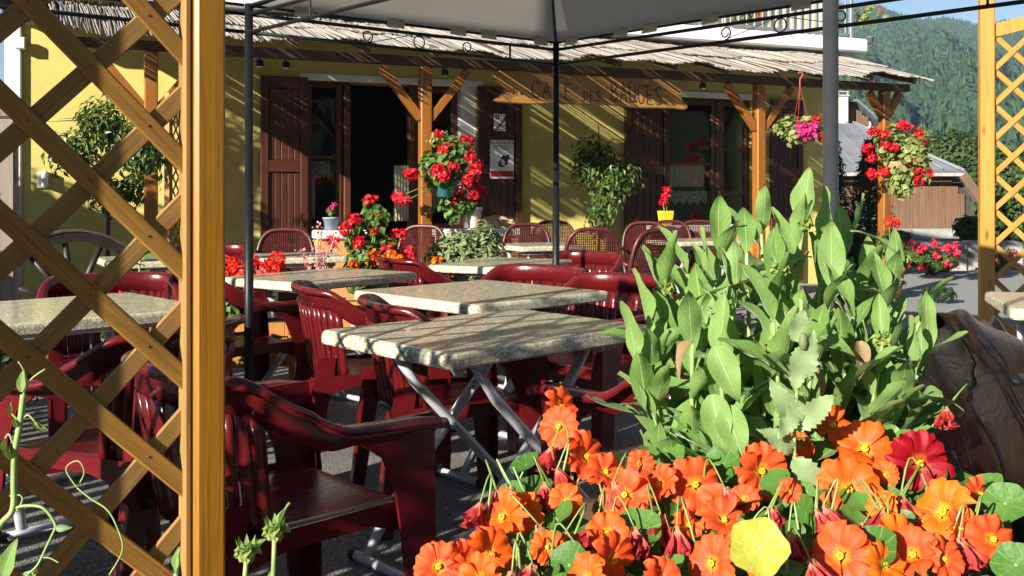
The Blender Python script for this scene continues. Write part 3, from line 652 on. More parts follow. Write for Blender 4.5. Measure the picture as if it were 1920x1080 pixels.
for s_, sz, zz in (('EN CONCERT', .046, .925), ('Jean Bermoco', .036, .835), ('& ses musiciens', .024, .77)): put('lettering', textmesh(s_, sz, 'print_black'), po, (w_ * .5, -.003, h_ * zz), (math.radians(90), 0, 0))
m = MB()   # inked drawing: fiddle and flourishes
def ink(c, a, b, th=0, n=14):
    m.add([(c[0] + a * math.cos(k / n * 6.283) * math.cos(th) - b * math.sin(k / n * 6.283) * math.sin(th), -.0035, c[1] + a * math.cos(k / n * 6.283) * math.sin(th) + b * math.sin(k / n * 6.283) * math.cos(th)) for k in range(n)], [tuple(range(n))])
for c, a, b, th in (((.155, .235), .03, .02, .5), ((.185, .215), .035, .025, -.6), ((.20, .245), .024, .014, .8), ((.118, .155), .022, .028, .3), ((.145, .135), .022, .012, 0), ((.12, .19), .02, .008, -.7), ((.215, .25), .024, .009, 1.0), ((.225, .225), .02, .01, .2), ((.19, .175), .016, .02, .2)): ink(c, a, b, th)
m.tube([(.09, -.0035, .265), (.13, -.0035, .20), (.175, -.0035, .150)], .003, 4); m.tube([(.15, -.0035, .15), (.18, -.0035, .143), (.205, -.0035, .16), (.21, -.0035, .19)], .002, 4); m.build('drawing', 'print_black', po)
# ------------------------------------------------------------------ veranda: posts, braces, beam, rafters, reed roof
ver = thing('veranda', 'reed-roofed veranda on orange wooden posts along the cafe front', 'veranda', (W0.x, W0.y, 0), FROT)
PO = 1.5; EO = 1.98; EZ = 2.445; RL, RR_ = -4.62, FT(1750, EO)
posts = [FT(283, PO), FT(797, PO), FT(1423, PO), FT(1658, PO)]
bzv = 2.33
for i, t_ in enumerate(posts):
    m = MB(); m.cbox((0, 0, bzv / 2), (.105, .105, bzv), .008); m.build('post', 'wood_veranda', ver, loc=(t_, -PO, 0))
    for s_ in (-1, 1):
        if (i, s_) in ((3, 1),): L_ = .22
        else: L_ = .42 if i < 3 else .22
        m = MB(); m.beam((t_ + s_ * .045, -PO, bzv - L_ - .06), (t_ + s_ * L_, -PO, bzv - .02), .07, .075, (0, 1, 0)); m.build('brace', 'wood_veranda', ver)
m = MB(); m.cbox(((posts[0] - .7 + posts[3] + .35) / 2, -PO, bzv + .045), (posts[3] - posts[0] + 1.05, .09, .085), .008); m.build('beam', 'wood_beam', ver)
m = MB(); m.cbox(((RL + RR_) / 2, -.06, 2.82), (min(TR, RR_) - RL, .08, .12), .008, ); m.build('wall_plate', 'wood_beam', ver)
k = 0
while RL + .15 + k * .62 < TR:
    x = RL + .15 + k * .62; m = MB(); m.beam((x, -.1, 2.905), (x, -EO + .1, EZ - .03), .06, .08); m.build('rafter', 'wood_beam', ver); k += 1
g = np.random.default_rng(5); vs_, fs_ = [], []
def reed(x0, y0, z0, x1, y1, z1, r):
    o_ = len(vs_)
    for (x, y, z) in ((x0, y0, z0), ((x0 + x1) / 2 + g.normal() * .004, (y0 + y1) / 2, (z0 + z1) / 2 + g.normal() * .004), (x1, y1, z1)):
        vs_.extend([(x - r, y, z), (x, y, z + r), (x + r, y, z), (x, y, z - r)])
    for a in (0, 4): fs_.extend([(o_ + a + i, o_ + a + (i + 1) % 4, o_ + a + 4 + (i + 1) % 4, o_ + a + 4 + i) for i in range(4)])
    fs_.extend([(o_ + 3, o_ + 2, o_ + 1, o_), (o_ + 8, o_ + 9, o_ + 10, o_ + 11)])
def wave(x): return .022 * math.sin(x * 2.1) + .02 * math.sin(x * 5.3 + 1) + .012 * math.sin(x * 11)
sl_ = (2.97 - EZ) / (EO - .05)
for row, (ya, yb, lift) in enumerate(((-EO, -1.12, .0), (-1.30, -.50, .016), (-.68, -.03, .03))):
    x = RL
    while x < RR_:
        if g.uniform() < .012: x += g.uniform(.006, .014); continue
        r_ = g.uniform(.0042, .0072); jag = g.normal() * .014 + (wave(x * 1.7 + row * 3) * 1.5); sk = g.normal() * .018 + .03
        y0 = ya + jag - abs(g.normal()) * .01; sag = wave(x) * (1 if row == 0 else .4) + lift + g.normal() * .004
        z0 = EZ + (y0 + EO) * sl_ + sag - (.02 if row == 0 else 0); z1 = EZ + (yb + EO) * sl_ + sag * .5 + lift
        y1 = yb + g.normal() * .01
        # the roof is clipped where it passes the house corner on the right
        reed(x + sk, y0, z0, x, y1, z1, r_)
        x += r_ * g.uniform(1.75, 2.35)
me = bpy.data.meshes.new('reed_roof'); me.from_pydata(vs_, [], fs_); me.materials.append(MATS['reed']); me.update(); tag(put('reed_roof', me, ver), kind='stuff')
# spotlights under the eave
for i, (px, py) in enumerate(((487, 95), (536, 98), (834, 108), (1072, 127), (1111, 130), (1318, 139))):
    o = thing('eave_spotlight', ['round eave spotlight above the left open shutter', 'round eave spotlight just right of the one above the shutter', 'round eave spotlight beside the flower-hung post brace', 'pale eave spotlight over the carved sign', 'dark eave spotlight over the word DES', 'round eave spotlight past the right end of the carved sign'][i], 'spotlight', FW(FT(px, PO - .06), PO - .06, 2.262), FROT, 'spotlights under the veranda eave')
    m = MB(); m.lathe([(0, .0), (.030, .0), (.034, .006), (.034, .045), (.02, .06), (0, .06)], 12); m.build('housing', 'black_metal', o, True); m = MB(); m.tube([(0, 0, .055), (0, .03, .075)], .008, 6); m.build('bracket', 'black_metal', o)
    m = MB(); m.lathe([(0, -.004), (.026, -.004), (.026, .004), (0, .004)], 12); m.build('lens', 'plastic_white', o)
# carved sign hanging from the beam
SO = 1.51
def SP(px, py): t_ = FT(px, SO); return (t_ - FT(925, SO), FZ(px, py, SO) - 1.9)
sg = thing('hanging_sign', 'carved natural-edge wooden sign reading CAFE DES BAUGES hung under the eave', 'sign', FW(FT(925, SO), SO, 1.9), FROT)
outl = [(925, 188), (936, 180), (946, 170), (940, 160), (930, 150), (925, 137), (932, 131), (944, 133), (958, 137), (968, 130), (985, 134), (1000, 139), (1040, 142), (1085, 141), (1120, 145), (1160, 145), (1205, 149), (1222, 148), (1236, 147), (1250, 153), (1272, 156), (1284, 152), (1289, 157), (1284, 165), (1275, 172), (1274, 181), (1280, 191), (1288, 201), (1282, 206), (1262, 204), (1230, 203), (1200, 203), (1160, 199), (1120, 196), (1080, 196), (1040, 195), (1000, 196), (960, 194), (935, 192)]
poly = [SP(*p) for p in outl]
pp = [(q.x, q.y) for q in catmull([Vector((a, b, 0)) for a, b in poly + poly[:1]], 3)][:-1]
cx = sum(p[0] for p in pp) / len(pp); cz = sum(p[1] for p in pp) / len(pp); m = MB(); n = len(pp)
def inset(p, k): return (cx + (p[0] - cx) * (1 - k * .35), cz + (p[1] - cz) * (1 - k * 3))
rings = [[(p[0], .02, p[1]) for p in pp], [(p[0], -.012, p[1]) for p in pp], [(inset(p, .02)[0], -.022, inset(p, .02)[1]) for p in pp]]
m.add(sum(rings, []), [tuple(range(n - 1, -1, -1))] + [(r * n + i, r * n + (i + 1) % n, (r + 1) * n + (i + 1) % n, (r + 1) * n + i) for r in (0, 1) for i in range(n)] + [tuple(range(2 * n, 3 * n))])
m.build('board', 'wood_sign', sg)
STR = {'C': [[(1, .8), (.75, 1), (.35, 1), (.05, .7), (.05, .3), (.35, 0), (.75, 0), (1, .18)]], 'A': [[(0, 0), (.5, 1), (1, 0)], [(.2, .38), (.8, .38)]], 'F': [[(.9, 1), (.1, 1), (.1, 0)], [(.1, .52), (.7, .52)]], 'E': [[(.95, 1), (.1, 1), (.1, 0), (.95, 0)], [(.1, .52), (.75, .52)]], 'D': [[(.1, 0), (.1, 1), (.6, .9), (.95, .6), (.95, .4), (.6, .1), (.1, 0)]], 'S': [[(.95, .85), (.6, 1), (.2, .9), (.15, .65), (.5, .52), (.9, .38), (.9, .12), (.5, 0), (.08, .1)]], 'B': [[(.1, 0), (.1, 1), (.6, .98), (.85, .8), (.6, .55), (.1, .53)], [(.6, .55), (.98, .3), (.7, .03), (.1, 0)]], 'U': [[(.08, 1), (.1, .3), (.4, 0), (.7, .05), (.95, .35), (.95, 1)]], 'G': [[(.98, .82), (.7, 1), (.3, .98), (.05, .6), (.1, .25), (.4, 0), (.8, .05), (.98, .42), (.6, .42)]], 'R': [[(.1, 0), (.1, 1), (.7, .95), (.8, .7), (.6, .52), (.1, .5)], [(.45, .5), (.95, 0)]], "'": [[(.2, 1), (.5, 1.3)]]}
def carve(s_, x, z, w, h, gap, slope=0, rot=0, r=.0062):
    m = MB(); x_ = 0
    for ch_ in s_:
        for st in STR[ch_]:
            pts = []
            for (a, b) in st:
                lx, lz = x_ + a * w, b * h + (x_ + a * w) * slope; pts.append((x + lx * math.cos(rot) - lz * math.sin(rot), -.023, z + lx * math.sin(rot) + lz * math.cos(rot)))
            m.tube(pts, r, 5)
        x_ += w + gap
    m.build('lettering', 'letter_dark', sg)
a = SP(995, 182); b = SP(1080, 187); hC = SP(995, 152)[1] - a[1]
carve('CAFE', a[0], a[1], .082, hC, .034, -.03); carve("'", SP(1066, 150)[0], SP(1066, 153)[1] - .04, .05, .05, 0)
a = SP(1092, 188); carve('DES', a[0], a[1], .048, .095, .022, -.01); a = SP(1143, 190); carve('BAUGES', a[0], a[1], .076, .19, .026, -.035)
a = SP(953, 192); carve('BRAS', a[0], a[1], .032, .055, .010, 0, math.radians(52), .003)
for px in (975, 1240, 1190): pass
for px, py in ((1003, 139), (1221, 148)):
    a = SP(px, py); m = MB(); m.tube([(a[0], 0, a[1] - .02), (a[0] + (-.03 if px > 1100 else .02), .06, 2.395 - 1.9)], .003, 5); m.build('chain', 'black_metal', sg)
for px, py in ((976, 176), (1190, 190)):
    a = SP(px, py); m = MB(); m.lathe([(0, 0), (.016, 0), (.014, .004), (0, .005)], 10); k_ = m.build('knot', 'letter_dark', sg, loc=(a[0], -.0225, a[1])); k_.rotation_euler = (math.radians(90), 0, 0)
# parapet walls between posts: orange render, white coping
for label, x0, x1 in (('low orange parapet wall with white coping beside the sage plant', FT(818, 1.35), FT(968, 1.35)), ('low orange parapet wall with white coping under the yellow vase', FT(1222, 1.35), FT(1412, 1.35)), ('low orange parapet wall stretch behind the tall red geranium', FT(590, 1.35), FT(700, 1.35))):
    pw_ = thing('parapet_wall', label, 'wall', FW((x0 + x1) / 2, 1.35, 0), FROT); m = MB(); m.cbox((0, 0, .375), (x1 - x0 - .03, .20, .75), .01); m.build('wall', 'parapet_orange', pw_)
    m = MB(); m.cbox((0, 0, .79), (x1 - x0, .26, .078), .012); m.build('coping', 'white_paint', pw_)
# ------------------------------------------------------------------ lattice panels
def lattice(name, label, p0, ang, width, z0, z1, pitch, zref, sw, th, mats, layer=1, posts=None, frame_=None, oldmat=None):
    """panel starting at p0 and running along ang; slats at +-45 deg on two layers; s runs along the panel"""
    o = thing(name, label, 'lattice', (p0[0], p0[1], 0), ang)
    def slats(sign, y, mat):
        k = -40
        while k < 60:
            zk = zref + k * pitch; k += 1
            # z = zk + sign*s ; clip to the rectangle
            s_a = (z0 - zk) / sign; s_b = (z1 - zk) / sign; a, b = max(0, min(s_a, s_b)), min(width, max(s_a, s_b))
            if b - a < .03: continue
            m = MB(); L = (b - a) * math.sqrt(2); m.cbox((0, 0, 0), (sw, th, L), .0025)
            q = m.build('slat', mat, o); q.location = ((a + b) / 2, y, zk + sign * (a + b) / 2); q.rotation_euler = (0, sign * math.radians(45), 0)
            if sign < 0: q.rotation_euler = (0, -math.radians(45), 0)
    slats(1, layer * th * .52, mats[0]); slats(-1, -layer * th * .52, oldmat or mats[0])
    for (s_, w, h, d) in posts or (): 
        m = MB(); m.cbox((s_, 0, h / 2), (w, d, h), .006); m.build('post', mats[1], o)
    for (a, b, z, h, d) in frame_ or ():
        m = MB(); m.beam((a, 0, z), (b, 0, z), d, h); m.build('rail', mats[1], o)
    return o
TH = math.radians(38)
# left panel: its far post stands at LP; s runs back towards the camera's left
LP = Vector((-.532, 1.70)); la = math.pi + TH
lat = lattice('lattice_panel', 'large diagonal lattice panel of brown slats with a thick orange post', (LP.x, LP.y), la, 1.9, .07, 1.93, .183, 1.17, .032, .008, ('wood_slat', 'wood_orange'), 1,
              posts=((-.004, .054, 2.02, .054), (1.935, .066, 2.02, .066)), frame_=((.021, 1.9, .055, .045, .03), (.021, 1.9, 1.95, .045, .03)), oldmat='wood_slat_old')
m = MB(); m.cbox((.0315, 0, 1.0), (.014, .03, 1.85), .004); m.build('edge_batten', 'wood_slat_old', lat)
NAIL = MB().lathe([(0, 0), (.0024, 0), (.002, .001), (0, .0012)], 8).mesh('nail', 'rim_metal')
for i in range(-3, 6):
    for j in range(-8, 8):
        s_ = (j - i) * .183 / 2; z_ = 1.17 + (i + j) * .183 / 2
        if .02 < s_ < 1.85 and .12 < z_ < 1.88:
            q = put('nail', NAIL, lat, (s_ + .004, .0083, z_ + .003), (-math.pi / 2, 0, 0))
# weathered square post beyond the left panel
wp = thing('weathered_post', 'weathered grey timber post in front of the cart wheel wall', 'post', G(8, 640, 0) if False else Vector((-2.75, 5.35, 0)), .3)
m = MB(); m.cbox((0, 0, .78), (.12, .12, 1.56), .01); m.build('shaft', 'wood_grey', wp); m = MB(); m.cbox((0, 0, 1.585), (.14, .14, .05), .012); m.build('cap', 'wood_grey', wp)
# far panel by the veranda's left end
a = FW(posts[0] + .16, PO + .02, 0); lattice('lattice_panel', 'narrow upright lattice panel with climbing plant at the veranda end', (a.x - .02, a.y + .02), FROT + math.radians(62), .62, .35, 1.93, .115, 1.0, .018, .008, ('wood_slat', 'wood_orange'), 1,
        posts=((-.03, .06, 2.0, .05), (.65, .06, 2.0, .05)), frame_=((0, .62, .33, .05, .03), (0, .62, 1.95, .05, .03)))
# right panel
a = P(1863, 600, 7.4); rl = lattice('lattice_panel', 'golden lattice panel at the road side with curved top board', (a.x, a.y), math.radians(-14), 2.2, .12, 2.33, .262, 1.04, .040, .012, ('wood_yellow', 'wood_yellow'), -1,
        posts=((-.05, .10, 2.9, .10), (2.25, .10, 2.9, .10)), frame_=((0, 2.2, .10, .05, .03),))
m = MB(); n = 14; lo, hi = [], []
for i in range(n + 1):
    s_ = i / n * 2.2; zt = 2.43 + .16 * math.sin(i / n * math.pi); hi.append((s_, zt)); lo.append((s_, zt - .10))
m.prism(lo + hi[::-1], -.016, .016, 'xz'); m.build('curved_top_board', 'wood_yellow', rl)
# ------------------------------------------------------------------ gazebo
P1, P2, P3 = Vector((-1.20, 4.5)), Vector((.25, 5.6)), Vector((.775, 2.4)); P4 = P2 + (P3 - P1); P3 = P1 + (P4 - P2)
gz = thing('gazebo', 'black steel garden gazebo with pale grey canvas canopy', 'gazebo', (P2.x, P2.y, 0), 0)
def rel(p, z): return (p.x - P2.x, p.y - P2.y, z)
rl_, rm_, rt_ = 1.89, 1.972, 2.012
for p_, r_, mt in ((P1, .021, 'black_metal'), (P2, .020, 'black_metal'), (P4, .020, 'black_metal'), (P3, .0205, 'pole_grey')):
    m = MB(); m.tube([rel(p_, .012), rel(p_, 1.15), rel(p_, 1.15), rel(p_, 2.02)], [r_, r_, r_ * .9, r_ * .9], 16); m.build('pole', mt, gz, True)
    m = MB(); m.box(rel(p_, .006), (.12, .12, .011)); m.build('foot_plate', mt, gz)
def side(pa, pb, o, fr=None):
    d = (pb - pa); L = d.length; d /= L
    for z, r_ in ((rl_, .009), (rm_, .009), (rt_, .007)):
        m = MB(); m.tube([rel(pa, z), rel(pb, z)], r_, 8); m.build('rail', 'black_metal', o, True)
    def q(s_, z): return (pa.x + d.x * s_ - P2.x, pa.y + d.y * s_ - P2.y, z)
    zc = (rl_ + rm_) / 2; hr = (rm_ - rl_) / 2 - .009
    for c, sg_ in ((.5, 0), (.5 - .30 / L, -1), (.5 + .30 / L, 1)):
        s0 = c * L; m = MB()
        if sg_ == 0: pts = [q(s0 + hr * math.cos(k / 20 * 6.283), zc + hr * math.sin(k / 20 * 6.283)) for k in range(21)]
        else: pts = [q(s0 - sg_ * (hr * (1 - .5 * k / 26)) * math.cos(k / 26 * 7.8 - 1.57), zc + (hr * (1 - .5 * k / 26)) * math.sin(k / 26 * 7.8 - 1.57) - hr * .0) for k in range(27)]
        m.tube(pts, .0035, 6); m.build('scroll', 'black_metal', o, True)
    for sg_ in (-1, 1):
        m = MB(); m.tube([q(.5 * L + sg_ * .30, zc - hr), q(.5 * L + sg_ * .04, zc + hr)], .002, 5); m.build('stay_wire', 'black_metal', o)
    for c in (.82,):
        m = MB(); m.tube([q(c * L, rl_), q(c * L, rm_)], .006, 6); m.build('strut', 'black_metal', o)
for pa, pb in ((P1, P2), (P2, P4), (P4, P3), (P3, P1)): side(pa, pb, gz)
# hip canopy
ctr = (P1 + P4) / 2; dl = (P4 - P2); Ls = (P1 - P2).length; rd = dl.normalized(); pk = 2.47
ra = ctr - rd * (dl.length - Ls) / 2; rb = ctr + rd * (dl.length - Ls) / 2
def tri(a, b, c, d=None, nu=10, nv=10, sag=.03):
    m = MB(); a, b, c = Vector(rel(a[0], a[1])), Vector(rel(b[0], b[1])), Vector(rel(c[0], c[1])); d_ = Vector(rel(d[0], d[1])) if d else c
    def fn(u, v):
        e = a.lerp(b, u); t_ = d_.lerp(c, u) if d else c; p = e.lerp(t_, v); p.z -= sag * math.sin(math.pi * u) * math.sin(math.pi * min(v, .999)) ; return p
    m.grid(fn, nu, nv); return solid(m.build('canopy_panel', 'canvas', gz, True, fixn=False), .002)
e_ = 2.02
tri((P1, e_), (P2, e_), (ra, pk)); tri((P3, e_), (P4, e_), (rb, pk)); tri((P2, e_), (P4, e_), (rb, pk), (ra, pk)); tri((P1, e_), (P3, e_), (rb, pk), (ra, pk))
for a, b in ((P1, ra), (P2, ra), (P3, rb), (P4, rb)):
    m = MB(); m.tube([rel(a, 2.0), rel(b, pk - .02)], .008, 8); m.build('hip_rib', 'black_metal', gz, True)
for k in range(5):
    for pa, pb in ((P2, P1), (P2, P4)):
        s_ = (.06, .42, .62, 1.0, 1.5)[k]; d = (pb - pa).normalized(); q_ = pa + d * s_; inn = (ctr - q_).normalized() * .03
        m = MB(); b_ = Vector(rel(q_, 2.0)); dd = Vector((d.x, d.y, 0)); m.add([b_ + Vector((inn.x * .1, inn.y * .1, -.012)), b_ + dd * .10 + Vector((inn.x * .1, inn.y * .1, -.010)), b_ + dd * .115 + Vector((inn.x, inn.y, .040)), b_ + dd * .02 + Vector((inn.x, inn.y, .035))], [(0, 1, 2, 3)]); solid(m.build('canopy_tab', 'canvas', gz), .003)
# bare frame continuing to the left
P0 = P1 + (P1 - P2).normalized() * 1.9
fr_ = thing('bare_gazebo', 'bare black rails continuing left of the gazebo behind the lattice', 'gazebo', (P2.x, P2.y, 0)); 
for z, r_ in ((rl_, .009), (rm_, .009), (rt_, .007)):
    st = P1 + (P1 - P2).normalized() * .024; m = MB(); m.tube([rel(st, z), rel(P0, z)], r_, 8); m.build('rail', 'black_metal', fr_, True)
m = MB(); m.tube([rel(P0, 0), rel(P0, 2.02)], .02, 14); m.build('pole', 'black_metal', fr_, True)
# ------------------------------------------------------------------ tables
def make_table(lx, ly, label, loc, rz, group='stone-pattern folding tables on the terrace'):
    o = thing('folding_table', label, 'table', loc, rz, group); m = MB(); T = .73; th = .042; n = 6; cr = .035
    # rolled-edge slab: rounded rectangle rings
    def ring(ins, z):
        out = []
        for (sx, sy, a0) in ((1, 1, 0), (-1, 1, 90), (-1, -1, 180), (1, -1, 270)):
            for k in range(n + 1):
                a = math.radians(a0 + 90 * k / n); out.append(((lx / 2 - cr) * sx + (cr - ins) * math.cos(a), (ly / 2 - cr) * sy + (cr - ins) * math.sin(a), z))
        return out
    rs = [ring(.030, T - th + .004), ring(.004, T - th), ring(.0, T - th + .006), ring(.001, T - .014), ring(.004, T - .006), ring(.010, T - .0015), ring(.016, T)]
    k = len(rs[0]); vs = sum(rs, []); fs = [(i * k + j, i * k + (j + 1) % k, (i + 1) * k + (j + 1) % k, (i + 1) * k + j) for i in range(len(rs) - 1) for j in range(k)] + [tuple(range(k - 1, -1, -1)), tuple(range((len(rs) - 1) * k, len(rs) * k))]
    m.add(vs, fs); m.build('table_top', 'table_stone', o)
    hx, hy = ly * .36, lx * .30            # crossed legs spread along y, one pair on each side in x
    for s_ in (-1, 1):
        y = s_ * hy
        for d in (-1, 1):
            yy = y + d * .021
            m = MB(); m.tube([(yy, -d * hx * .80, T - th - .03), (yy, -d * hx * .55, T - th - .13), (yy, d * hx * .75, .16), (yy, d * hx * 1.05, .018)], [.017, .021, .021, .018], 10, flat=.75); m.build('leg', 'gunmetal', o, True)
        m = MB(); m.lathe([(0, -.030), (.010, -.030), (.012, -.022), (.012, .022), (.010, .030), (0, .030)], 10); b_ = m.build('hinge_bolt', 'black_metal', o, loc=(y, 0, (T - th) * .55)); b_.rotation_euler = (0, math.radians(90), 0)
    for d in (-1, 1):
        m = MB(); m.tube([(-hy - .05, d * hx * .80, T - th - .018), (hy + .05, d * hx * .80, T - th - .018)], .015, 8); m.build('top_bar', 'gunmetal', o, True)
        m = MB(); m.tube([(-hy - .08, d * hx * 1.05, .017), (hy + .08, d * hx * 1.05, .017)], .016, 8); m.build('foot_bar', 'gunmetal', o, True)
        for q in (-1, 1):
            m = MB(); m.cbox((q * (hy + .085), d * hx * 1.05, .017), (.03, .036, .033), .006); m.build('foot_cap', 'black_metal', o)
    return o
def tbl(L, Fr, lx, ly, label):
    """L, Fr: left and front top corners in the photo; table axes follow that edge"""
    a = G(L[0], L[1], .73); b = G(Fr[0], Fr[1], .73); d = (b - a); d.z = 0; d.normalize(); nrm = Vector((-d.y, d.x, 0))
    c = (a + b) / 2 + nrm * (ly / 2); return make_table(lx, ly, label, (c.x, c.y, 0), math.atan2(d.y, d.x))
tbl((596, 618), (842, 665), .66, .86, 'pebble-pattern table with lattice shadows on its edge beside the tall leafy plant')
tbl((648, 543), (905, 574), .82, .80, 'pebble-pattern table with two burgundy chairs pushed to its left side')
tbl((432, 521), (543, 529.5), .62, .84, 'pebble-pattern table behind the left black gazebo pole')
tbl((834, 498), (942, 501.5), .62, .86, 'pebble-pattern table in front of the grey-leaved sage plant')
make_table(.8, .8, 'stone-top table behind the large brown lattice', (-1.66, 3.70, 0), math.radians(44))
make_table(.7, .7, 'stone-top table beside the golden lattice and dark log', (2.28, 3.86, 0), math.radians(-18))
make_table(.7, .7, 'table standing behind the cart wheel', (-2.35, 6.55, 0), math.radians(30))
a = G(538, 483, .73); make_table(.6, .6, 'small table in front of the wicker chair near the open shutter', (a.x, a.y + .3, 0), FROT, 'tables under the veranda')
a = P(1012, 458, 8.1); make_table(.6, .6, 'veranda table before the wicker chairs at the yellow wall', (a.x, a.y + .25, 0), FROT, 'tables under the veranda')
a = P(1300, 452, 9.0); make_table(.8, .6, 'veranda table in front of the white-topped parapet', (a.x + .08, a.y + .2, 0), FROT, 'tables under the veranda')
# ------------------------------------------------------------------ burgundy moulded armchair; +y is where the sitter looks
def make_chair():
    o = thing('plastic_armchair', '', 'chair'); BACK, ARM, SEAT = .765, .645, .42
    # plan of the rail: U shape, u in -1..1
    def plan(u):
        s_ = abs(u); sg_ = 1 if u >= 0 else -1
        if s_ > .5: k = (s_ - .5) / .5; return (sg_ * (.272 + .006 * math.sin(k * 3.14)), -.10 + .36 * k)
        a = s_ / .5 * math.pi / 2; return (sg_ * .272 * math.sin(a) ** .75 if a > 0 else 0, -.10 - .20 * math.cos(a) ** .75)
    def top(u):
        s_ = abs(u); k = min(1, max(0, (s_ - .30) / .34)); k = k * k * (3 - 2 * k)
        return BACK + .012 * math.cos(u * 3) - (BACK - ARM) * k - .012 * max(0, (s_ - .9) / .1)
    N_ = 56; m = MB()
    def sect(u):
        x, y = plan(u); x2, y2 = plan(min(1, u + .01)); x1, y1 = plan(max(-1, u - .01)); tx, ty = x2 - x1, y2 - y1; l_ = math.hypot(tx, ty); ox, oy = ty / l_, -tx / l_   # outward
        s_ = abs(u); web = .085 if s_ < .42 else .085 - .035 * min(1, (s_ - .42) / .25); fl = .022 if s_ < .35 else .022 + .026 * min(1, (s_ - .35) / .3); z = top(u)
        lean = -.02 if s_ < .5 else 0
        return [(x + ox * lean * 0 - ox * .004, y - oy * .004, z - web), (x, y, z - .012), (x + ox * .006, y + oy * .006, z - .002), (x + ox * fl, y + oy * fl, z), (x + ox * (fl + .008), y + oy * (fl + .008), z - .008), (x + ox * (fl + .008), y + oy * (fl + .008), z - .022)]
    S = [sect(-1 + 2 * i / N_) for i in range(N_ + 1)]; k = 6
    m.add(sum(S, []), [(i * k + j, (i + 1) * k + j, (i + 1) * k + j + 1, i * k + j + 1) for i in range(N_) for j in range(k - 1)]); solid(m.build('top_rail', 'burgundy', o, True, fixn=False), .005)
    # back: slats with narrow slits, following the curve
    m = MB(); ns = 15
    for i in range(ns):
        u0 = -.40 + .80 * i / ns; u1 = u0 + .80 / ns * (.80 if 1 < i < ns - 2 else 1.0)
        if i in (4, 10): u1 = u0 + .80 / ns
        def pt(u, v):
            x, y = plan(u); z = SEAT - .01 + (top(u) - .08 - SEAT + .01) * v; k_ = 1 - v
            return (x * (1 - .10 * k_), y * (1 - .12 * k_) + .012 * k_, z)
        m.grid(lambda a, b: pt(u0 + (u1 - u0) * a, b), 2, 5, False)
    solid(m.build('back_slats', 'burgundy', o, True, fixn=False), .006)
    # seat: dished with rolled front lip
    m = MB()
    def seat(u, v):
        x = (u - .5) * (.46 + .03 * v); y = -.24 + .50 * v; z = SEAT - .016 * math.sin(v * 3.0) * (1 - (2 * u - 1) ** 2 * .7) + .006 * math.sin(v * 3.14)
        if v > .88: z -= ((v - .88) / .12) ** 2 * .045; y -= ((v - .88) / .12) ** 2 * .012
        e_ = abs(2 * u - 1)
        if e_ > .9: z -= ((e_ - .9) / .1) ** 2 * .035
        return (x, y, z)
    m.grid(seat, 16, 18, False); solid(m.build('seat', 'burgundy', o, True, fixn=False), .005)
    # legs: folded channels that widen into the arm
    for sx in (-1, 1):
        m = MB(); x = sx * .270
        pts = [(.262, 0), (.268, .22), (.262, .45), (.262, .63)]; inn = [(.200, 0), (.185, .22), (.168, .36), (.150, .46), (.115, .545), (.05, .59), (-.02, .605)]
        m.prism([(q[0], q[1]) for q in pts] + [(-.02, .63)] + [(q[0], q[1]) for q in inn[::-1]], x - .003, x + .003, 'yz')
        m.add([(x, .263, 0), (x, .263, .60), (x - sx * .06, .258, .40), (x - sx * .05, .263, 0)], [(0, 1, 2, 3)]); m.add([(x, .263, .60), (x, .255, .635), (x - sx * .02, .255, .62), (x - sx * .06, .258, .40)], [(0, 1, 2, 3)])
        solid(m.build('front_leg', 'burgundy', o), .005)
        m = MB(); x = sx * .228
        m.prism([(-.335, 0), (-.285, 0), (-.215, .42), (-.20, .50), (-.27, .50), (-.285, .42)], x - .003, x + .003, 'yz')
        m.add([(x, -.335, 0), (x, -.283, .42), (x - sx * .055, -.288, .42), (x - sx * .045, -.335, 0)], [(0, 1, 2, 3)]); solid(m.build('rear_leg', 'burgundy', o), .005)
        m = MB(); m.prism([(-.26, .43), (.20, .43), (.20, .35), (.10, .385), (-.12, .385), (-.26, .35)], sx * .243 - .003, sx * .243 + .003, 'yz'); m.build('side_apron', 'burgundy', o)
    m = MB(); m.prism([(-.265, .375), (-.265, .30), (-.21, .335), (0, .35), (.21, .335), (.265, .30), (.265, .375)], .236, .241, 'xz'); m.build('front_apron', 'burgundy', o)
    return o
ch0 = make_chair(); used = [False]
def chair(c, face, label):
    o = ch0 if not used[0] else copytree(ch0); used[0] = True
    o.location = (c[0], c[1], 0); o.rotation_euler = (0, 0, math.atan2(-face[0], face[1])); tag(o, label, 'chair', 'burgundy plastic armchairs on the terrace'); return o
chair((-.565, 2.38), (.72, .69), 'glossy burgundy armchair with dappled seat right behind the thick orange lattice post')
chair((-1.18, 2.98), (-.92, .38), 'burgundy armchair seen through the lattice facing the left stone table')
chair((-1.78, 4.42), (.45, -.9), 'pinkish-lit burgundy chair on the far side of the table behind the lattice')
chair((-.60, 4.22), (.93, .37), 'burgundy armchair pushed between two tables next to the gazebo leg, rear of the pair')
chair((-.22, 3.62), (.93, .37), 'burgundy armchair tucked between the two middle tables, slatted back towards us')
chair((-1.36, 4.92), (.78, .63), 'burgundy armchair behind the left black gazebo pole')
chair((-.49, 6.02), (.85, .52), 'burgundy armchair with its arm curving to the table by the sage plant')
chair((.02, 4.98), (-.55, -.83), 'burgundy chair facing us under the middle gazebo pole')
chair((.36, 4.42), (-.7, -.71), 'burgundy chair facing the table, half hidden by the tall green leaves')
chair((.35, 6.28), (-.7, -.7), 'burgundy chair behind the table in front of the wicker chairs')
chair((.46, 2.72), (-.62, .78), 'burgundy chair under the stone table behind the orange flowers')
chair((-2.2, 7.15), (.2, -.98), 'burgundy chair behind the cart wheel')
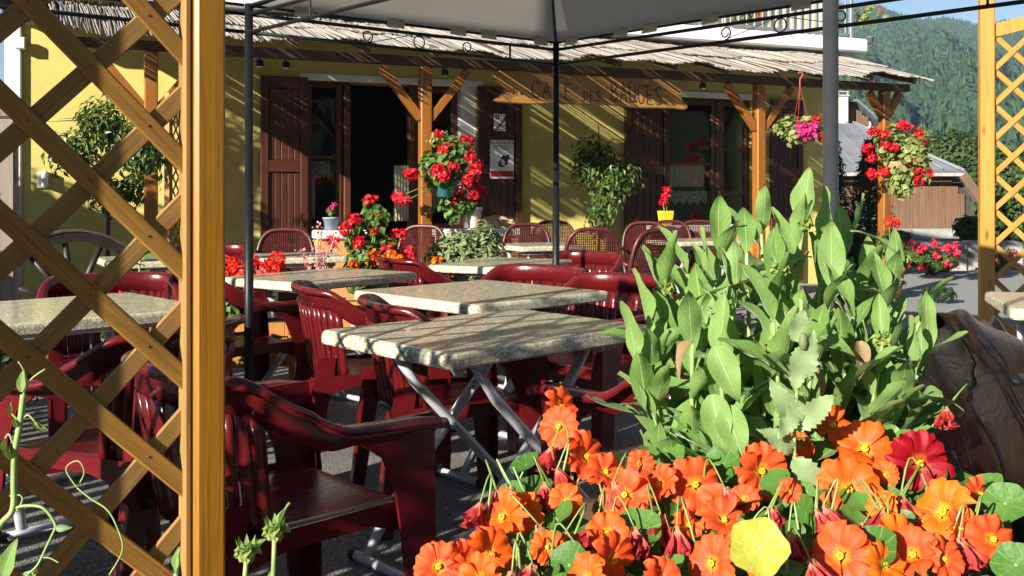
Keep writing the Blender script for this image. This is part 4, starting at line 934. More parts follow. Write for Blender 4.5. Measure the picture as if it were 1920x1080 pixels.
# ------------------------------------------------------------------ wicker armchair
def make_wicker():
    o = thing('wicker_chair', '', 'chair'); W_, Zs, Zt = .215, .42, .88
    def bk(t_):   # back outline, t 0..1 from left foot round the top to the right foot
        a = math.pi * t_; x = -W_ * math.copysign(abs(math.cos(a)) ** .55, math.cos(a)); z = .60 + (Zt - .60) * math.sin(a) ** .75; return x, z
    pts = [(-.19, -.19, Zs)] + [(bk(i / 24)[0], -.20 - .10 * (bk(i / 24)[1] - Zs) / .45, bk(i / 24)[1]) for i in range(25)] + [(.19, -.19, Zs)]
    m = MB(); m.tube(pts, .017, 8); m.build('back_frame', 'wicker', o, True)
    m = MB(); yb = lambda z: -.20 - .10 * (z - Zs) / .45
    def half(z):
        if z < .6: return .19 + (W_ - .19) * (z - Zs) / .18
        s_ = min(1, ((z - .6) / (Zt - .6))) ** (1 / .75); return W_ * math.cos(math.asin(s_)) ** .55
    z = Zs + .03; i = 0
    while z < Zt - .02:
        w = half(z); m.tube([(-w, yb(z), z), (-w * .3, yb(z) - .018 + (i % 2) * .004, z), (w * .3, yb(z) - .018 + (i % 2) * .004, z), (w, yb(z), z)], .0042, 4, False); z += .0135; i += 1
    x = -.19
    while x < .2:
        zt = max([zz for zz in np.linspace(Zs, Zt, 60) if half(zz) > abs(x)] or [Zs]); m.tube([(x, yb(Zs) - .008, Zs), (x, yb((Zs + zt) / 2) - .016, (Zs + zt) / 2), (x, yb(zt) - .006, zt)], .0042, 4, False); x += .0165
    m.build('woven_back', 'wicker', o)
    m = MB(); m.lathe([(0, .405), (.20, .405), (.215, .415), (.215, .435), (.19, .445), (0, .438)], 22); m.build('seat', 'wicker', o, True)
    for sx in (-1, 1):
        m = MB(); m.tube([(sx * .19, .17, 0), (sx * .195, .165, .42), (sx * .235, .10, .60), (sx * .24, .0, .645), (sx * .225, -.17, .64), (sx * .205, -.235, .62)], .015, 8); m.build('arm', 'wicker', o, True)
        m = MB(); m.tube([(sx * .18, -.24, 0), (sx * .19, -.19, Zs)], .015, 8); m.build('leg', 'wicker', o, True)
        m = MB(); m.cbox((sx * .238, .02, .657), (.05, .2, .016), .006); m.build('arm_pad', 'wicker', o)
    m = MB(); m.tube([(-.19, .17, .2), (.19, .17, .2)], .009, 6); m.build('stretcher', 'wicker', o, True); m = MB(); m.tube([(-.183, -.22, .2), (.183, -.22, .2)], .009, 6); m.build('stretcher', 'wicker', o, True)
    return o
wk0 = make_wicker(); wku = [False]
def wick(px, d, face, label):
    o = wk0 if not wku[0] else copytree(wk0); wku[0] = True; x = (px - 960) / F * d
    o.location = (x, d, 0); o.rotation_euler = (0, 0, math.atan2(-face[0], face[1])); tag(o, label, 'chair', 'wicker chairs under the veranda')
wick(527, 7.35, (.1, -1), 'wicker chair behind the pale table by the pink flower sprays')
wick(768, 8.2, (-.3, -.95), 'dark wicker chair at the foot of the post with red geraniums')
wick(994, 8.75, (.1, -1), 'lit wicker chair nearest the tan driftwood')
wick(1040, 9.55, (0, -1), 'wicker chair tucked behind the middle black gazebo pole')
wick(1096, 8.0, (-.15, 1), 'shaded wicker chair with its back to us right of the gazebo pole')
wick(1184, 7.6, (-.55, .84), 'dark wicker chair turned sideways in front of the ficus')
wick(1212, 9.25, (-.1, -1), 'wicker chair with speckled back between ficus and parapet')
wick(1264, 9.7, (0, -1), 'wicker chair below the white coping and yellow vase')
wick(1322, 9.75, (0, -1), 'wicker chair beside the one below the yellow vase, behind the leaves')
# ------------------------------------------------------------------ cart wheel leaning near the wall
wc = P(145, 535, 6.0); cw = thing('cart_wheel', 'dark old spoked cart wheel standing by the cafe wall', 'wheel', (wc.x - .02, wc.y, 0), math.radians(32)); Rw = .47
m = MB(); n = 40
def ringmesh(r0, r1, y0, y1, mat, name, sm=False):
    m = MB(); pr = [(r0, y0), (r1, y0), (r1, y1), (r0, y1)]; vs = []
    for k in range(n):
        a = 6.28318 * k / n
        for r_, y_ in pr: vs.append((r_ * math.cos(a), y_, Rw + .0 + r_ * math.sin(a)))
    m.add(vs, [(k * 4 + j, k * 4 + (j + 1) % 4, ((k + 1) % n) * 4 + (j + 1) % 4, ((k + 1) % n) * 4 + j) for k in range(n) for j in range(4)]); return m.build(name, mat, cw)
ringmesh(Rw - .075, Rw - .013, -.03, .03, 'wood_wheel', 'felloe'); ringmesh(Rw - .0125, Rw, -.036, .036, 'rim_metal', 'iron_tyre')
for k in range(12):
    a = 6.28318 * k / 12 + .13; m = MB(); m.tube([(.07 * math.cos(a), 0, Rw + .07 * math.sin(a)), ((Rw - .08) * math.cos(a), 0, Rw + (Rw - .08) * math.sin(a))], [.022, .017], 8); m.build('spoke', 'wood_wheel', cw, True)
m = MB(); m.tube([(0, -.12, Rw), (0, -.06, Rw), (0, .06, Rw), (0, .12, Rw)], [.055, .085, .085, .055], 16); m.build('hub', 'wood_wheel', cw, True)
# ------------------------------------------------------------------ log trough at the right, with the planter it walls
lg = thing('log', 'thick dark weathered log edging the flower planter', 'log', (0, 0, 0)); m = MB()
def logpt(u, v):
    """u along the log (far -> near), v round the section"""
    path = [Vector((.955, 2.10, .515)), Vector((.905, 1.9, .51)), Vector((.835, 1.6, .475)), Vector((.745, 1.3, .415)), Vector((.655, 1.0, .335)), Vector((.57, .7, .275))]
    k = u * (len(path) - 1); i = min(int(k), len(path) - 2); c = path[i].lerp(path[i + 1], k - i)
    a = v * 2 * math.pi; r = 1 + .05 * math.sin(3 * a + 4 * u) + .03 * math.sin(7 * a + 9 * u) + .015 * math.sin(13 * a - 16 * u)
    kx, kz = .15, .41
    e_ = 1.0 if u > .03 else (.80 + .2 * u / .03)
    ca, sa_ = math.cos(a), math.sin(a); x = kx * math.copysign(abs(ca) ** .75, ca) * r * e_; z = kz * math.copysign(abs(sa_) ** .75, sa_) * r * e_
    if z > 0: x *= 1 - .30 * min(1, z / kz) ** 2
    # a long split along the inner upper flank
    if .33 < v < .352: x += .03
    if .19 < v < .20 or .265 < v < .272: z -= .018
    return Vector((c.x + x, c.y, c.z + z))
m.grid(lambda u, v: logpt(u, v), 40, 72); cap = [logpt(0, j / 48) for j in range(48)]; m.add(cap, [tuple(range(48))]); m.build('trunk', 'log', lg, True, fixn=False)
m = MB(); m.cbox((.93, 2.0, .05), (.30, .12, .10), .01); m.build('support_block', 'wood_grey', lg)
pl_ = thing('flower_planter', 'low plank planter box filled with soil below the flowers', 'planter', (0, 0, 0)); px0, px1, py0, py1, pz = .03, .46, .62, 1.70, .60
for k in range(5):
    z = .04 + k * .118
    for (c, s_) in ((((px0 + px1) / 2, py0, z + .055), (px1 - px0, .03, .112)), (((px0 + px1) / 2, py1, z + .055), (px1 - px0, .03, .112)), ((px0 - .0155, (py0 + py1) / 2, z + .055), (.03, py1 - py0 + .03, .112)), ((px1 + .0155, (py0 + py1) / 2, z + .055), (.03, py1 - py0 + .03, .112))):
        m = MB(); m.cbox(c, s_, .004); m.build('plank', 'wood_beam', pl_)
m = MB(); m.grid(lambda u, v: (px0 + .016 + (px1 - px0 - .032) * u, py0 + .016 + (py1 - py0 - .032) * v, .585 + .02 * math.sin(u * 17) * math.sin(v * 13) + rnd(-.008, .008)), 24, 24, False); m.build('soil', 'soil', pl_)
# ------------------------------------------------------------------ leaf and flower meshes shared by the near plants
def leaf_mesh(name, mat, w=.30, curl=.25, fold=.16, tip=1.3, seed=0, ser=0, nu=10, nv=4, wave_=.02, bulge=.8):
    g = random.Random(seed); m = MB(); ph = g.uniform(0, 6)
    def fn(u, v):
        wid = w * (math.sin(math.pi * min(1, u * .97 + .03) ** bulge) ** .85) * (1 - .25 * u) + .012
        if ser: wid *= 1 + ser * ((u * 9) % 1.0 - .5)
        s_ = (v - .5) * 2; x = s_ * wid * .5
        z = fold * abs(s_) * wid + curl * (u ** tip) * -1 * u + wave_ * math.sin(u * 11 + ph + s_ * 2) * abs(s_)
        return (x, u * (1 - .12 * abs(curl) * u), z)
    m.grid(fn, nu, nv); me = m.mesh(name, mat, True); return me
def orient(d, up=(0, 0, 1), roll=0):
    """matrix whose local +y is d and +z leans to up"""
    y = Vector(d).normalized(); z = Vector(up); z = z - y * z.dot(y)
    if z.length < 1e-3: z = Vector((0, -1, .2)); z = z - y * z.dot(y)
    z.normalize(); x = y.cross(z); M = Matrix((x, y, z)).transposed()
    return M @ Matrix.Rotation(roll, 3, 'Y')
def place(name, me, parent, p, M, s):
    o = put(name, me, parent, p, M.to_euler()); o.scale = (s, s, s) if not isinstance(s, tuple) else s; return o
RL_ = [leaf_mesh('leaf', 'leaf_rudbeckia', w=.42 - .035 * (i % 3), curl=(-.20, .05, .28, .5, -.05)[i % 5], seed=i, fold=(.2, .3, .12, .18, .35)[i % 5], bulge=1.1, wave_=.035) for i in range(8)]
BUDP = flower_head('bud', .010, 46, .015, 'bud_green', 300, 1.4)
SEP = leaf_mesh('sepal', 'leaf_rudbeckia', w=.34, curl=-.35, seed=30, nu=5, nv=2)
rb_n = [0]
def rud_stem(o, base, top, nl, ll, bud=True, seed=0):
    g = random.Random(seed); b, t_ = Vector(base), Vector(top); mid = (b + t_) / 2 + Vector((g.uniform(-.02, .02), g.uniform(-.02, .02), 0)); pts = catmull([b, mid, t_], 6)
    L = (t_ - b).length; m = MB(); m.tube(pts, [.0042 - .0014 * i / (len(pts) - 1) for i in range(len(pts))], 7); m.build('stem', 'stem_pale', o, True)
    an = g.uniform(0, 6.28)
    for i in range(nl):
        k = .22 + .78 * (i / (nl - 1)) ** .85; q = pts[min(len(pts) - 1, int(k * (len(pts) - 1)))]
        an += 2.4 + g.uniform(-.4, .4); el = math.radians(40 + 38 * k ** 1.3 + g.uniform(-20, 10)); d = Vector((math.cos(an) * math.cos(el), math.sin(an) * math.cos(el), math.sin(el)))
        s_ = ll * (1.15 - .45 * k) * g.uniform(.8, 1.2)
        place('leaf', RL_[g.randrange(8)], o, q, orient(d, (-d.x * .4, -d.y * .4, 1), g.uniform(-.4, .4)), s_); rb_n[0] += 1
    if bud:
        place('flower_bud', BUDP, o, t_ + Vector((0, 0, .006)), Matrix.Identity(3), .8)
        for j in range(7):
            a = j * .9; d = Vector((math.cos(a), math.sin(a), .9)); place('sepal', SEP, o, t_, orient(d), .026)
rud = thing('leafy_flower_plant', 'tall hairy-leaved green plant with pale unopened buds in the planter', 'plant', (.36, 1.45, .59))
OFF = Vector((.36, 1.45, .59))
stems = [(1248, 505, 1300, 1.50, 10, 1), (1350, 430, 1345, 1.55, 11, 0), (1428, 395, 1395, 1.62, 11, 0), (1505, 385, 1450, 1.48, 11, 1), (1462, 468, 1440, 1.40, 10, 1), (1590, 415, 1500, 1.60, 11, 0), (1545, 430, 1490, 1.52, 10, 0), (1690, 452, 1560, 1.55, 10, 1), (1655, 600, 1560, 1.40, 9, 1), (1630, 490, 1540, 1.62, 10, 0), (1380, 500, 1380, 1.42, 10, 0), (1300, 550, 1330, 1.42, 9, 0), (1215, 580, 1300, 1.46, 9, 0), (1725, 560, 1580, 1.50, 9, 0), (1600, 550, 1530, 1.42, 9, 0), (1190, 640, 1310, 1.42, 9, 0), (1720, 660, 1590, 1.40, 9, 0), (1450, 560, 1450, 1.36, 8, 0), (1290, 470, 1340, 1.6, 9, 0), (1350, 630, 1370, 1.36, 8, 0), (1530, 620, 1500, 1.36, 8, 0), (1400, 430, 1400, 1.5, 9, 0), (1660, 520, 1545, 1.5, 9, 0), (1560, 500, 1490, 1.45, 9, 0), (1320, 500, 1350, 1.5, 9, 0), (1240, 560, 1320, 1.52, 9, 0), (1745, 610, 1600, 1.45, 8, 0), (1480, 520, 1450, 1.5, 9, 0)]
for i, (tx, ty, bx, d, nl, bud) in enumerate(stems):
    t_ = P(tx, ty + 44, d); b = Vector((min(.43, (bx - 960) / F * d), d + rnd(-.03, .03), .585)); rud_stem(rud, b - OFF, t_ - OFF, nl, .130, bool(bud), 400 + i)
def leafarray(me_list, xs, name, mat, parent):
    """many copies of a leaf mesh joined into one part: xs holds (position, matrix, scale)"""
    VV, FF, UV, o0 = [], [], [], 0
    for k, (p, M, s_) in enumerate(xs):
        me = me_list[k % len(me_list)]; v = np.empty(len(me.vertices) * 3); me.vertices.foreach_get('co', v); v = v.reshape(-1, 3) * s_; VV.append(v @ np.array(M).T + np.array(p)); FF += [[q + o0 for q in pl.vertices] for pl in me.polygons]; o0 += len(v)
        u = np.empty(len(me.loops) * 2, np.float32); me.uv_layers[0].data.foreach_get('uv', u); UV.append(u)
    o = npmesh(name, np.concatenate(VV), FF, mat, parent, True); o.data.uv_layers.new(name='UVMap').data.foreach_set('uv', np.concatenate(UV)); tag(o, kind='stuff'); return o
xs = []; g = random.Random(88)
for i in range(330):
    s0 = stems[g.randrange(len(stems))]; k = g.uniform(.12, .92); d = s0[3] + g.uniform(-.06, .06); b = Vector(((s0[2] - 960) / F * d, d, .585)); q = b.lerp(P(s0[0], s0[1] + 50, d), k); an = g.uniform(0, 6.28); el = math.radians(g.uniform(-10, 65)); dd = Vector((math.cos(an) * math.cos(el), math.sin(an) * math.cos(el), math.sin(el)))
    xs.append((q - OFF, orient(dd, (-dd.x * .4, -dd.y * .4, 1), g.uniform(-.6, .6)), g.uniform(.055, .105)))
leafarray(RL_, xs, 'inner_leaves', 'leaf_rudbeckia', rud)
DRY = leaf_mesh('dry_leaf', 'leaf_dry', .5, .6, .3, seed=44)
for px, py, d in ((1300, 640, 1.33), (1610, 640, 1.36), (1520, 690, 1.33)): place('dry_leaf', DRY, rud, P(px, py, d) - OFF, orient((rnd(-1, 1), -.3, -.5)), .05)
YL = leaf_mesh('yellowing_leaf', 'leaf_rudbeckia', .55, .35, .25, seed=45, wave_=.06)
for px, py, d, dx in ((1340, 650, 1.30, .3), (1335, 740, 1.30, .1), (1360, 760, 1.29, .2)): place('yellowing_leaf', YL, rud, P(px, py, d) - OFF, orient((dx, -.4, -.8), (-.3, -1, .4)), .078)
# small sprouting sister plant in front of the near chair
sp_o = Vector((-.29, 1.16, .0)); spr = thing('sprouting_plant', 'small hairy green sprouts with buds in front of the near burgundy chair', 'plant', sp_o)
for i, (tx, ty, d) in enumerate(((515, 1005, 1.16), (462, 1045, 1.16), (330, 1075, 1.10))):
    t_ = P(tx, ty, d); b = Vector((t_.x + .01, t_.y, .15)); rud_stem(spr, b - sp_o, t_ - sp_o, 9, .05, i < 2, 450 + i)
m = MB(); m.lathe([(0, 0), (.10, 0), (.13, .16), (.14, .17), (.125, .17), (.115, .15), (0, .15)], 20, (0, 0, 0)); m.build('pot', 'terracotta', spr, True)
# ------------------------------------------------------------------ nasturtiums
def petal_mesh(mat, w, ln, seed, throat=.12, ruffle=.05, cup=.25, nu=9, nv=12):
    g = random.Random(seed); m = MB(); p1, p2 = g.uniform(0, 6), g.uniform(0, 6)
    def fn(u, v):
        s_ = (v - .5) * 2; k = max(0, (u - throat) / (1 - throat)); wid = .10 + w * (math.sin(min(1, k * 1.02) * math.pi * .62) ** .9) ; rr = u * ln * (1 - .17 * s_ * s_ * k - .05 * k * (math.sin(s_ * 9 + p2) + math.cos(s_ * 3) * .4))
        x = s_ * wid * .5 * ln; z = -cup * (1 - k) ** 2 * .5 + .10 * k - .22 * k ** 2.4 + ruffle * math.sin(s_ * 7 + p1) * k * k + ruffle * .6 * math.sin(s_ * 13 + p2) * k ** 3 + .02 * math.sin(s_ * 21 + u * 9 + p1) * k
        return (x, rr, z * ln)
    m.grid(fn, nu, nv); return m.mesh('petal', mat, True)
PET = {c: [petal_mesh('petal_' + c, (1.25, 1.12, 1.05, 1.2, 1.1)[i % 5], 1, 500 + i, ruffle=(.10, .15, .12, .17, .11)[i % 5]) for i in range(5)] for c in ('orange', 'coral', 'amber', 'crimson')}
WPET = [petal_mesh('petal_wilted', .62, 1, 540 + i, ruffle=.16, cup=.2) for i in range(3)]
mm = MB(); mm.lathe([(0, -.1), (.10, -.06), (.15, .02), (.17, .07), (.12, .05), (0, .03)], 10); 
for i in range(6): a = i * 1.05; mm.tube([(0, 0, 0), (.05 * math.cos(a), .05 * math.sin(a), .14), (.10 * math.cos(a), .10 * math.sin(a), .22)], [.02, .018, .028], 5)
THR = mm.mesh('throat', 'throat_yellow', True)
mm = MB(); mm.tube([(0, 0, -.05), (0, -.1, -.35), (.02, -.28, -.7), (0, -.5, -.85)], [.12, .09, .05, .02], 7); SPUR = mm.mesh('spur', 'petal_amber', True)
nas = thing('nasturtium', 'mass of orange nasturtiums with round leaves spilling over the planter', 'flowers', (.3, 1.2, .59)); NO = Vector((.3, 1.2, .59))
def flower(p, col, size, nrm, seed, wilt=False):
    g = random.Random(seed); e = bpy.data.objects.new('wilted_flower' if wilt else 'flower', None); COL.objects.link(e); e.parent = nas; e.location = p - NO
    z = Vector(nrm).normalized(); up = Vector((0, 0, 1)); x = up.cross(z); x.normalize(); y = z.cross(x); e.rotation_euler = Matrix((x, y, z)).transposed().to_euler()
    if wilt:
        for k in range(5): place('petal', WPET[k % 3], e, (0, 0, 0), (Matrix.Rotation(k * 1.257 + g.uniform(-.3, .3), 3, 'Z') @ Matrix.Rotation(math.radians(g.uniform(62, 84)), 3, 'X')), size * g.uniform(.8, 1.1))
    else:
        for k in range(5):
            rot = k * 1.2566 + g.uniform(-.16, .16)
            t_ = math.radians(g.uniform(-14, 24)) + (math.radians(8) if k in (2, 3) else 0); s_ = size * g.uniform(.92, 1.06)
            place('petal', PET[col][(k + seed) % 5], e, (0, 0, 0), Matrix.Rotation(rot, 3, 'Z') @ Matrix.Rotation(t_, 3, 'X') @ Matrix.Rotation(g.uniform(-.15, .15), 3, 'Y'), s_)
        place('throat', THR, e, (0, 0, 0), Matrix.Identity(3), size * .72); place('spur', SPUR, e, (0, 0, -.004), Matrix.Identity(3), size * .8)
    return e
def ndep(py): return 1.02 + (1085 - py) / 340 * .40
FL_ = [(1052, 762, 'coral', .024), (1048, 800, 'coral', .026), (1100, 856, 'coral', .033), (1172, 928, 'coral', .033), (1136, 885, 'coral', .026), (1304, 908, 'coral', .034), (1236, 908, 'coral', .026), (1428, 882, 'coral', .036), (1358, 975, 'coral', .031), (1334, 1056, 'coral', .034), (1592, 918, 'orange', .040), (1622, 842, 'orange', .036), (1562, 798, 'orange', .028), (1576, 1042, 'coral', .040), (1768, 960, 'amber', .040), (1712, 1040, 'coral', .034), (1690, 1010, 'amber', .030), (1770, 1048, 'coral', .026), (1838, 926, 'coral', .022), (1862, 1012, 'coral', .033), (1026, 1026, 'orange', .022), (920, 1040, 'orange', .035), (942, 970, 'orange', .034), (985, 962, 'amber', .026), (822, 1062, 'coral', .032), (1150, 1050, 'coral', .032), (1138, 1000, 'orange', .026), (1725, 868, 'crimson', .038), (1100, 1085, 'orange', .03), (1430, 1075, 'amber', .02), (1660, 1060, 'amber', .03), (1240, 1090, 'coral', .03), (900, 1085, 'orange', .03), (1200, 870, 'coral', .018), (1500, 835, 'orange', .018), (1290, 985, 'orange', .02), (1655, 950, 'amber', .02), (1480, 920, 'coral', .016), (1060, 940, 'orange', .022), (1800, 990, 'coral', .024), (1660, 890, 'orange', .018), (1395, 935, 'coral', .018), (870, 1050, 'coral', .024)]
tips = []
for i, (px, py, c, s_) in enumerate(FL_):
    p = P(px, py, ndep(py)); g = random.Random(900 + i); flower(p, c, s_ * .98 * ndep(py) / 1.2, (g.uniform(-.95, .6), -.75, g.uniform(-.15, .9)), 900 + i); tips.append((p, .2))
WL = [(1035, 840, 1), (930, 920, 1), (985, 930, 1), (1150, 905, 1), (1270, 990, 1), (1390, 1010, 1), (1450, 950, 1), (1620, 985, 1), (960, 1075, 1), (1690, 930, 1), (1830, 985, 1), (1045, 880, 1), (1020, 905, 1), (900, 945, 1), (960, 915, 1), (1010, 985, 1), (1060, 1000, 1), (1120, 980, 1), (1240, 965, 1), (1360, 915, 1), (1545, 950, 1), (1660, 955, 1), (1520, 1050, 1), (1480, 1000, 1), (1740, 915, 1), (1775, 765, 1), (1530, 955, 1), (1190, 990, 1), (1090, 1040, 1), (1800, 1010, 1), (1000, 1060, 1)]
for i, (px, py, _) in enumerate(WL):
    p = P(px, py, ndep(py) - .01); g = random.Random(960 + i); flower(p, 'coral', g.uniform(.030, .042), (g.uniform(-.4, .4), -.45, -.85), 960 + i, True); tips.append((p, -.6))
def nleaf_mesh(mat, seed, lob=.05):
    g = random.Random(seed); m = MB(); n = 22; ph = g.uniform(0, 6); vs = [(0, 0, 0)]; uv = [(0, 0)]
    for r_ in (.35, .7, 1.0):
        for k in range(n):
            a = 6.283 * k / n; q = r_ * (1 + lob * math.sin(5 * a + ph) * r_); vs.append((q * math.cos(a), q * math.sin(a), .22 * r_ * r_ + .05 * math.sin(3 * a + ph) * r_ + .02 * math.sin(9 * a) * r_)); uv.append((r_, k / n))
    fs = [(0, 1 + k, 1 + (k + 1) % n) for k in range(n)] + [(1 + r_ * n + k, 1 + (r_ + 1) * n + k, 1 + (r_ + 1) * n + (k + 1) % n, 1 + r_ * n + (k + 1) % n) for r_ in (0, 1) for k in range(n)]
    m.add(vs, fs, uv); return m.mesh('leaf', mat, True)
def radial(name, cols, vein):
    t = NT(name); tc = t.n('TexCoord'); sp = t.n('SeparateXYZ'); t.l(tc.outputs['Object'], sp.inputs[0]); a = t.math('ARCTAN2', sp.outputs[1], sp.outputs[0]); w = t.math('COSINE', t.math('MULTIPLY', a, 9.0))
    oi = t.n('ObjectInfo'); c = t.ramp(oi.outputs['Random'], [(i / (len(cols) - 1), q) for i, q in enumerate(cols)]); f = t.noise(t.coord((3, 3, 3)), 1, 4); c = t.mix(t.math('MULTIPLY', f, .45), c, sc(cols[0], .7))
    ln = t.n('VectorMath', operation='LENGTH'); t.l(tc.outputs['Object'], ln.inputs[0]); cen = t.ramp(ln.outputs['Value'], [(.04, (1,) * 3), (.10, (0,) * 3)])
    v = t.math('MAXIMUM', t.ramp(w, [(.965, (0,) * 3), (1, (.6,) * 3)]), cen); c = t.mix(v, c, vein); t.base(c); t.set(Roughness=.45, Specular_IOR_Level=.35); t.bump(t.math('SUBTRACT', t.math('MULTIPLY', f, .4), v), .3, .02)
    tr = t.n('BsdfTranslucent'); t.l(c, tr.inputs[0]); mx = t.n('MixShader'); mx.inputs[0].default_value = .35
    t.l(t.b.outputs[0], mx.inputs[1]); t.l(tr.outputs[0], mx.inputs[2]); t.l(mx.outputs[0], t.t.nodes['Material Output'].inputs[0])
radial('nleaf', [(.065, .17, .025), (.10, .24, .04), (.15, .30, .055)], (.30, .42, .16)); radial('nleaf_yellow', [(.46, .48, .05), (.50, .50, .07)], (.62, .62, .25)); radial('nleaf_pale', [(.22, .33, .14), (.28, .38, .18)], (.4, .48, .25))
NLF = [nleaf_mesh('nleaf', 600 + i) for i in range(4)]; NLY = nleaf_mesh('nleaf_yellow', 610, .08); NLP = nleaf_mesh('nleaf_pale', 611)
def nface(p, me, r_, nrm, name='leaf'):
    z = Vector(nrm).normalized(); x = Vector((1, .1, 0)); x = (x - z * x.dot(z)).normalized(); y = z.cross(x); o = put(name, me, nas, p - NO, Matrix((x, y, z)).transposed().to_euler()); o.scale = (r_, r_, r_); tips.append((p, .0))
o_ = nface(P(1422, 1028, 1.02), NLY, .030, (-.15, -.8, .55), 'yellow_leaf')
for px, py, r_ in ((1885, 945, .026), (1905, 1060, .024)): nface(P(px, py, ndep(py)), NLF[0], r_, (-.5, -.6, .6))
g = random.Random(77)
for i in range(120):
    px, py = g.uniform(880, 1880), g.uniform(845, 1085)
    if px < 960 and py < 1000: continue
    d = ndep(py) + g.uniform(-.02, .07); p = P(px, py + g.uniform(0, 25), d); p.z -= g.uniform(0, .03); nface(p, NLF[i % 4], g.uniform(.014, .028), (g.uniform(-.7, .5), g.uniform(-.8, .1), g.uniform(.4, 1)))
def nstem(p, bow, seed, mat='stem_pale'):
    g = random.Random(seed); b = Vector((min(.43, max(.06, p.x + g.uniform(-.05, .05))), min(1.68, max(.66, p.y + g.uniform(.0, .10))), .585)); sd = g.choice((-1, 1)) * g.uniform(.012, .03); up = Vector((sd if bow < 0 else g.uniform(-.01, .01), g.uniform(0, .02), .016 if bow < 0 else .0))
    mid = p.lerp(b, .35) + Vector((g.uniform(-.03, .03), g.uniform(-.03, .03), 0)); pts = catmull([p + Vector((0, .003, 0)), p + up + Vector((g.uniform(-.012, .012), .012, -.004 if bow >= 0 else .012)), mid, b], 5)
    m = MB(); m.tube([q - NO for q in pts], [.0011] * 6 + [.0015] * (len(pts) - 6), 5); return m
for i, (p, bow) in enumerate(tips): nstem(p, bow, 2000 + i).build('stem', 'stem_green' if i % 3 else 'stem_pale', nas, True)
# undergrowth foliage filling the planter
gq = np.random.default_rng(8); n = 3400; X = gq.uniform(0, 1, n); Y = gq.uniform(.72, 1.66, n); X0 = np.clip((Y - .95) * .35 + .05, .05, .3); X1 = np.clip(Y * .57 - .17, .4, .66); X = X0 + (X1 - X0) * X; Zm = .60 + .20 * np.clip((Y - .6) / .8, 0, 1); Z = gq.uniform(.59, 1, n) * 0 + .59 + (Zm - .56) * gq.uniform(0, 1, n)
xs = []; g = random.Random(5)
for i in range(0, n, 5):
    z_ = Vector((g.uniform(-.8, .6), g.uniform(-.9, .2), g.uniform(.3, 1))).normalized(); x_ = Vector((1, .1, 0)); x_ = (x_ - z_ * x_.dot(z_)).normalized(); xs.append((Vector((X[i], Y[i], Z[i])) - NO, Matrix((x_, z_.cross(x_), z_)).transposed(), g.uniform(.010, .022)))
leafarray(NLF, xs, 'undergrowth', 'leaf_nasturtium', nas)
# ------------------------------------------------------------------ poppy: grey-green jagged leaves and one seed head
pp_o = Vector(((1500 - 960) / F * 1.27, 1.27, .585)); pop = thing('poppy', 'grey-green poppy with jagged leaves and a nodding seed head', 'plant', pp_o)
PLF = [leaf_mesh('leaf', 'leaf_poppy', .52, c, .12, seed=700 + i, ser=.35, nu=27, nv=4, wave_=.05) for i, c in enumerate((.2, -.1, .35))]
pts = [P(1500, 960, 1.27), P(1490, 880, 1.265), P(1492, 760, 1.26), P(1505, 640, 1.26), P(1502, 560, 1.26)]; pts[0].z = .585; m = MB(); m.tube([q - pp_o for q in catmull(pts, 5)], .0026, 6); m.build('stem', 'stem_pale', pop, True)
for i, (px, py, dx, dz, s_) in enumerate(((1490, 720, .25, .8, .075), (1495, 760, -.4, -.5, .055), (1492, 800, -.35, .7, .07), (1488, 860, .5, -.6, .075), (1490, 800, .6, .6, .07), (1492, 900, -.3, -.7, .07), (1490, 840, -.5, .3, .06), (1490, 640, .15, .9, .05), (1500, 880, .3, -.9, .06), (1504, 650, -.2, -.9, .06))):
    place('leaf', PLF[i % 3], pop, P(px, py, 1.262) - pp_o, orient((dx, -.25, dz), (0, -1, .25)), s_)
m = MB(); m.lathe([(0, -.012), (.004, -.010), (.006, -.002), (.005, .006), (.002, .011), (0, .012)], 12); m.build('seed_head', 'leaf_sage', pop, True, loc=P(1506, 640, 1.252) - pp_o)
# ------------------------------------------------------------------ pea vine at the lower left
D_ = 1.02; vo = Vector((P(20, 1000, D_).x, D_, 0)); vine = thing('pea_vine', 'pale sweet pea vine with buds and curling tendrils before the lattice', 'vine', vo)
def vt(pxs, r, name='stem', mat='stem_pale', d=D_): m = MB(); pts = catmull([P(a, b, d) - vo for a, b in pxs], 6); m.tube(pts, r, 6); m.build(name, mat, vine, True)
m = MB(); m.tube([(-.02, .02, 0), (-.03, .01, .3), P(-40, 1060, D_) - vo], .003, 6); m.build('stem', 'stem_pale', vine, True)
vt([(-40, 1060), (0, 985), (24, 955), (26, 900), (28, 850), (38, 790), (44, 740)], .0032); vt([(26, 953), (50, 948), (80, 952), (100, 975), (105, 990)], .0016); vt([(104, 990), (85, 1030), (70, 1060), (50, 1078)], .0013); vt([(44, 740), (58, 712), (85, 692)], .0010)
vt([(52, 715), (42, 690), (34, 678)], .0007, 'tendril'); vt([(145, 915), (125, 885), (130, 870), (148, 865), (158, 885), (150, 905)], .0008, 'tendril'); vt([(145, 915), (170, 935), (200, 955), (218, 985), (230, 1030), (205, 1078)], .0009, 'tendril'); vt([(80, 1045), (95, 1047), (110, 1055)], .0007, 'tendril'); vt([(60, 1070), (45, 1076), (62, 1082), (70, 1072)], .0008, 'tendril'); vt([(30, 960), (42, 938), (36, 928), (18, 930)], .0008, 'tendril'); vt([(40, 790), (52, 778), (65, 790)], .0010); vt([(40, 795), (28, 782), (22, 775)], .001); vt([(30, 850), (18, 815), (10, 822)], .001)
VL = leaf_mesh('leaf', 'leaf_rudbeckia', .42, .15, .2, seed=720); VP = leaf_mesh('leaf', 'leaf_poppy', .5, .3, .3, seed=721); VB = leaf_mesh('bud', 'bud_green', .42, .3, .9, seed=722, nu=6, nv=4)
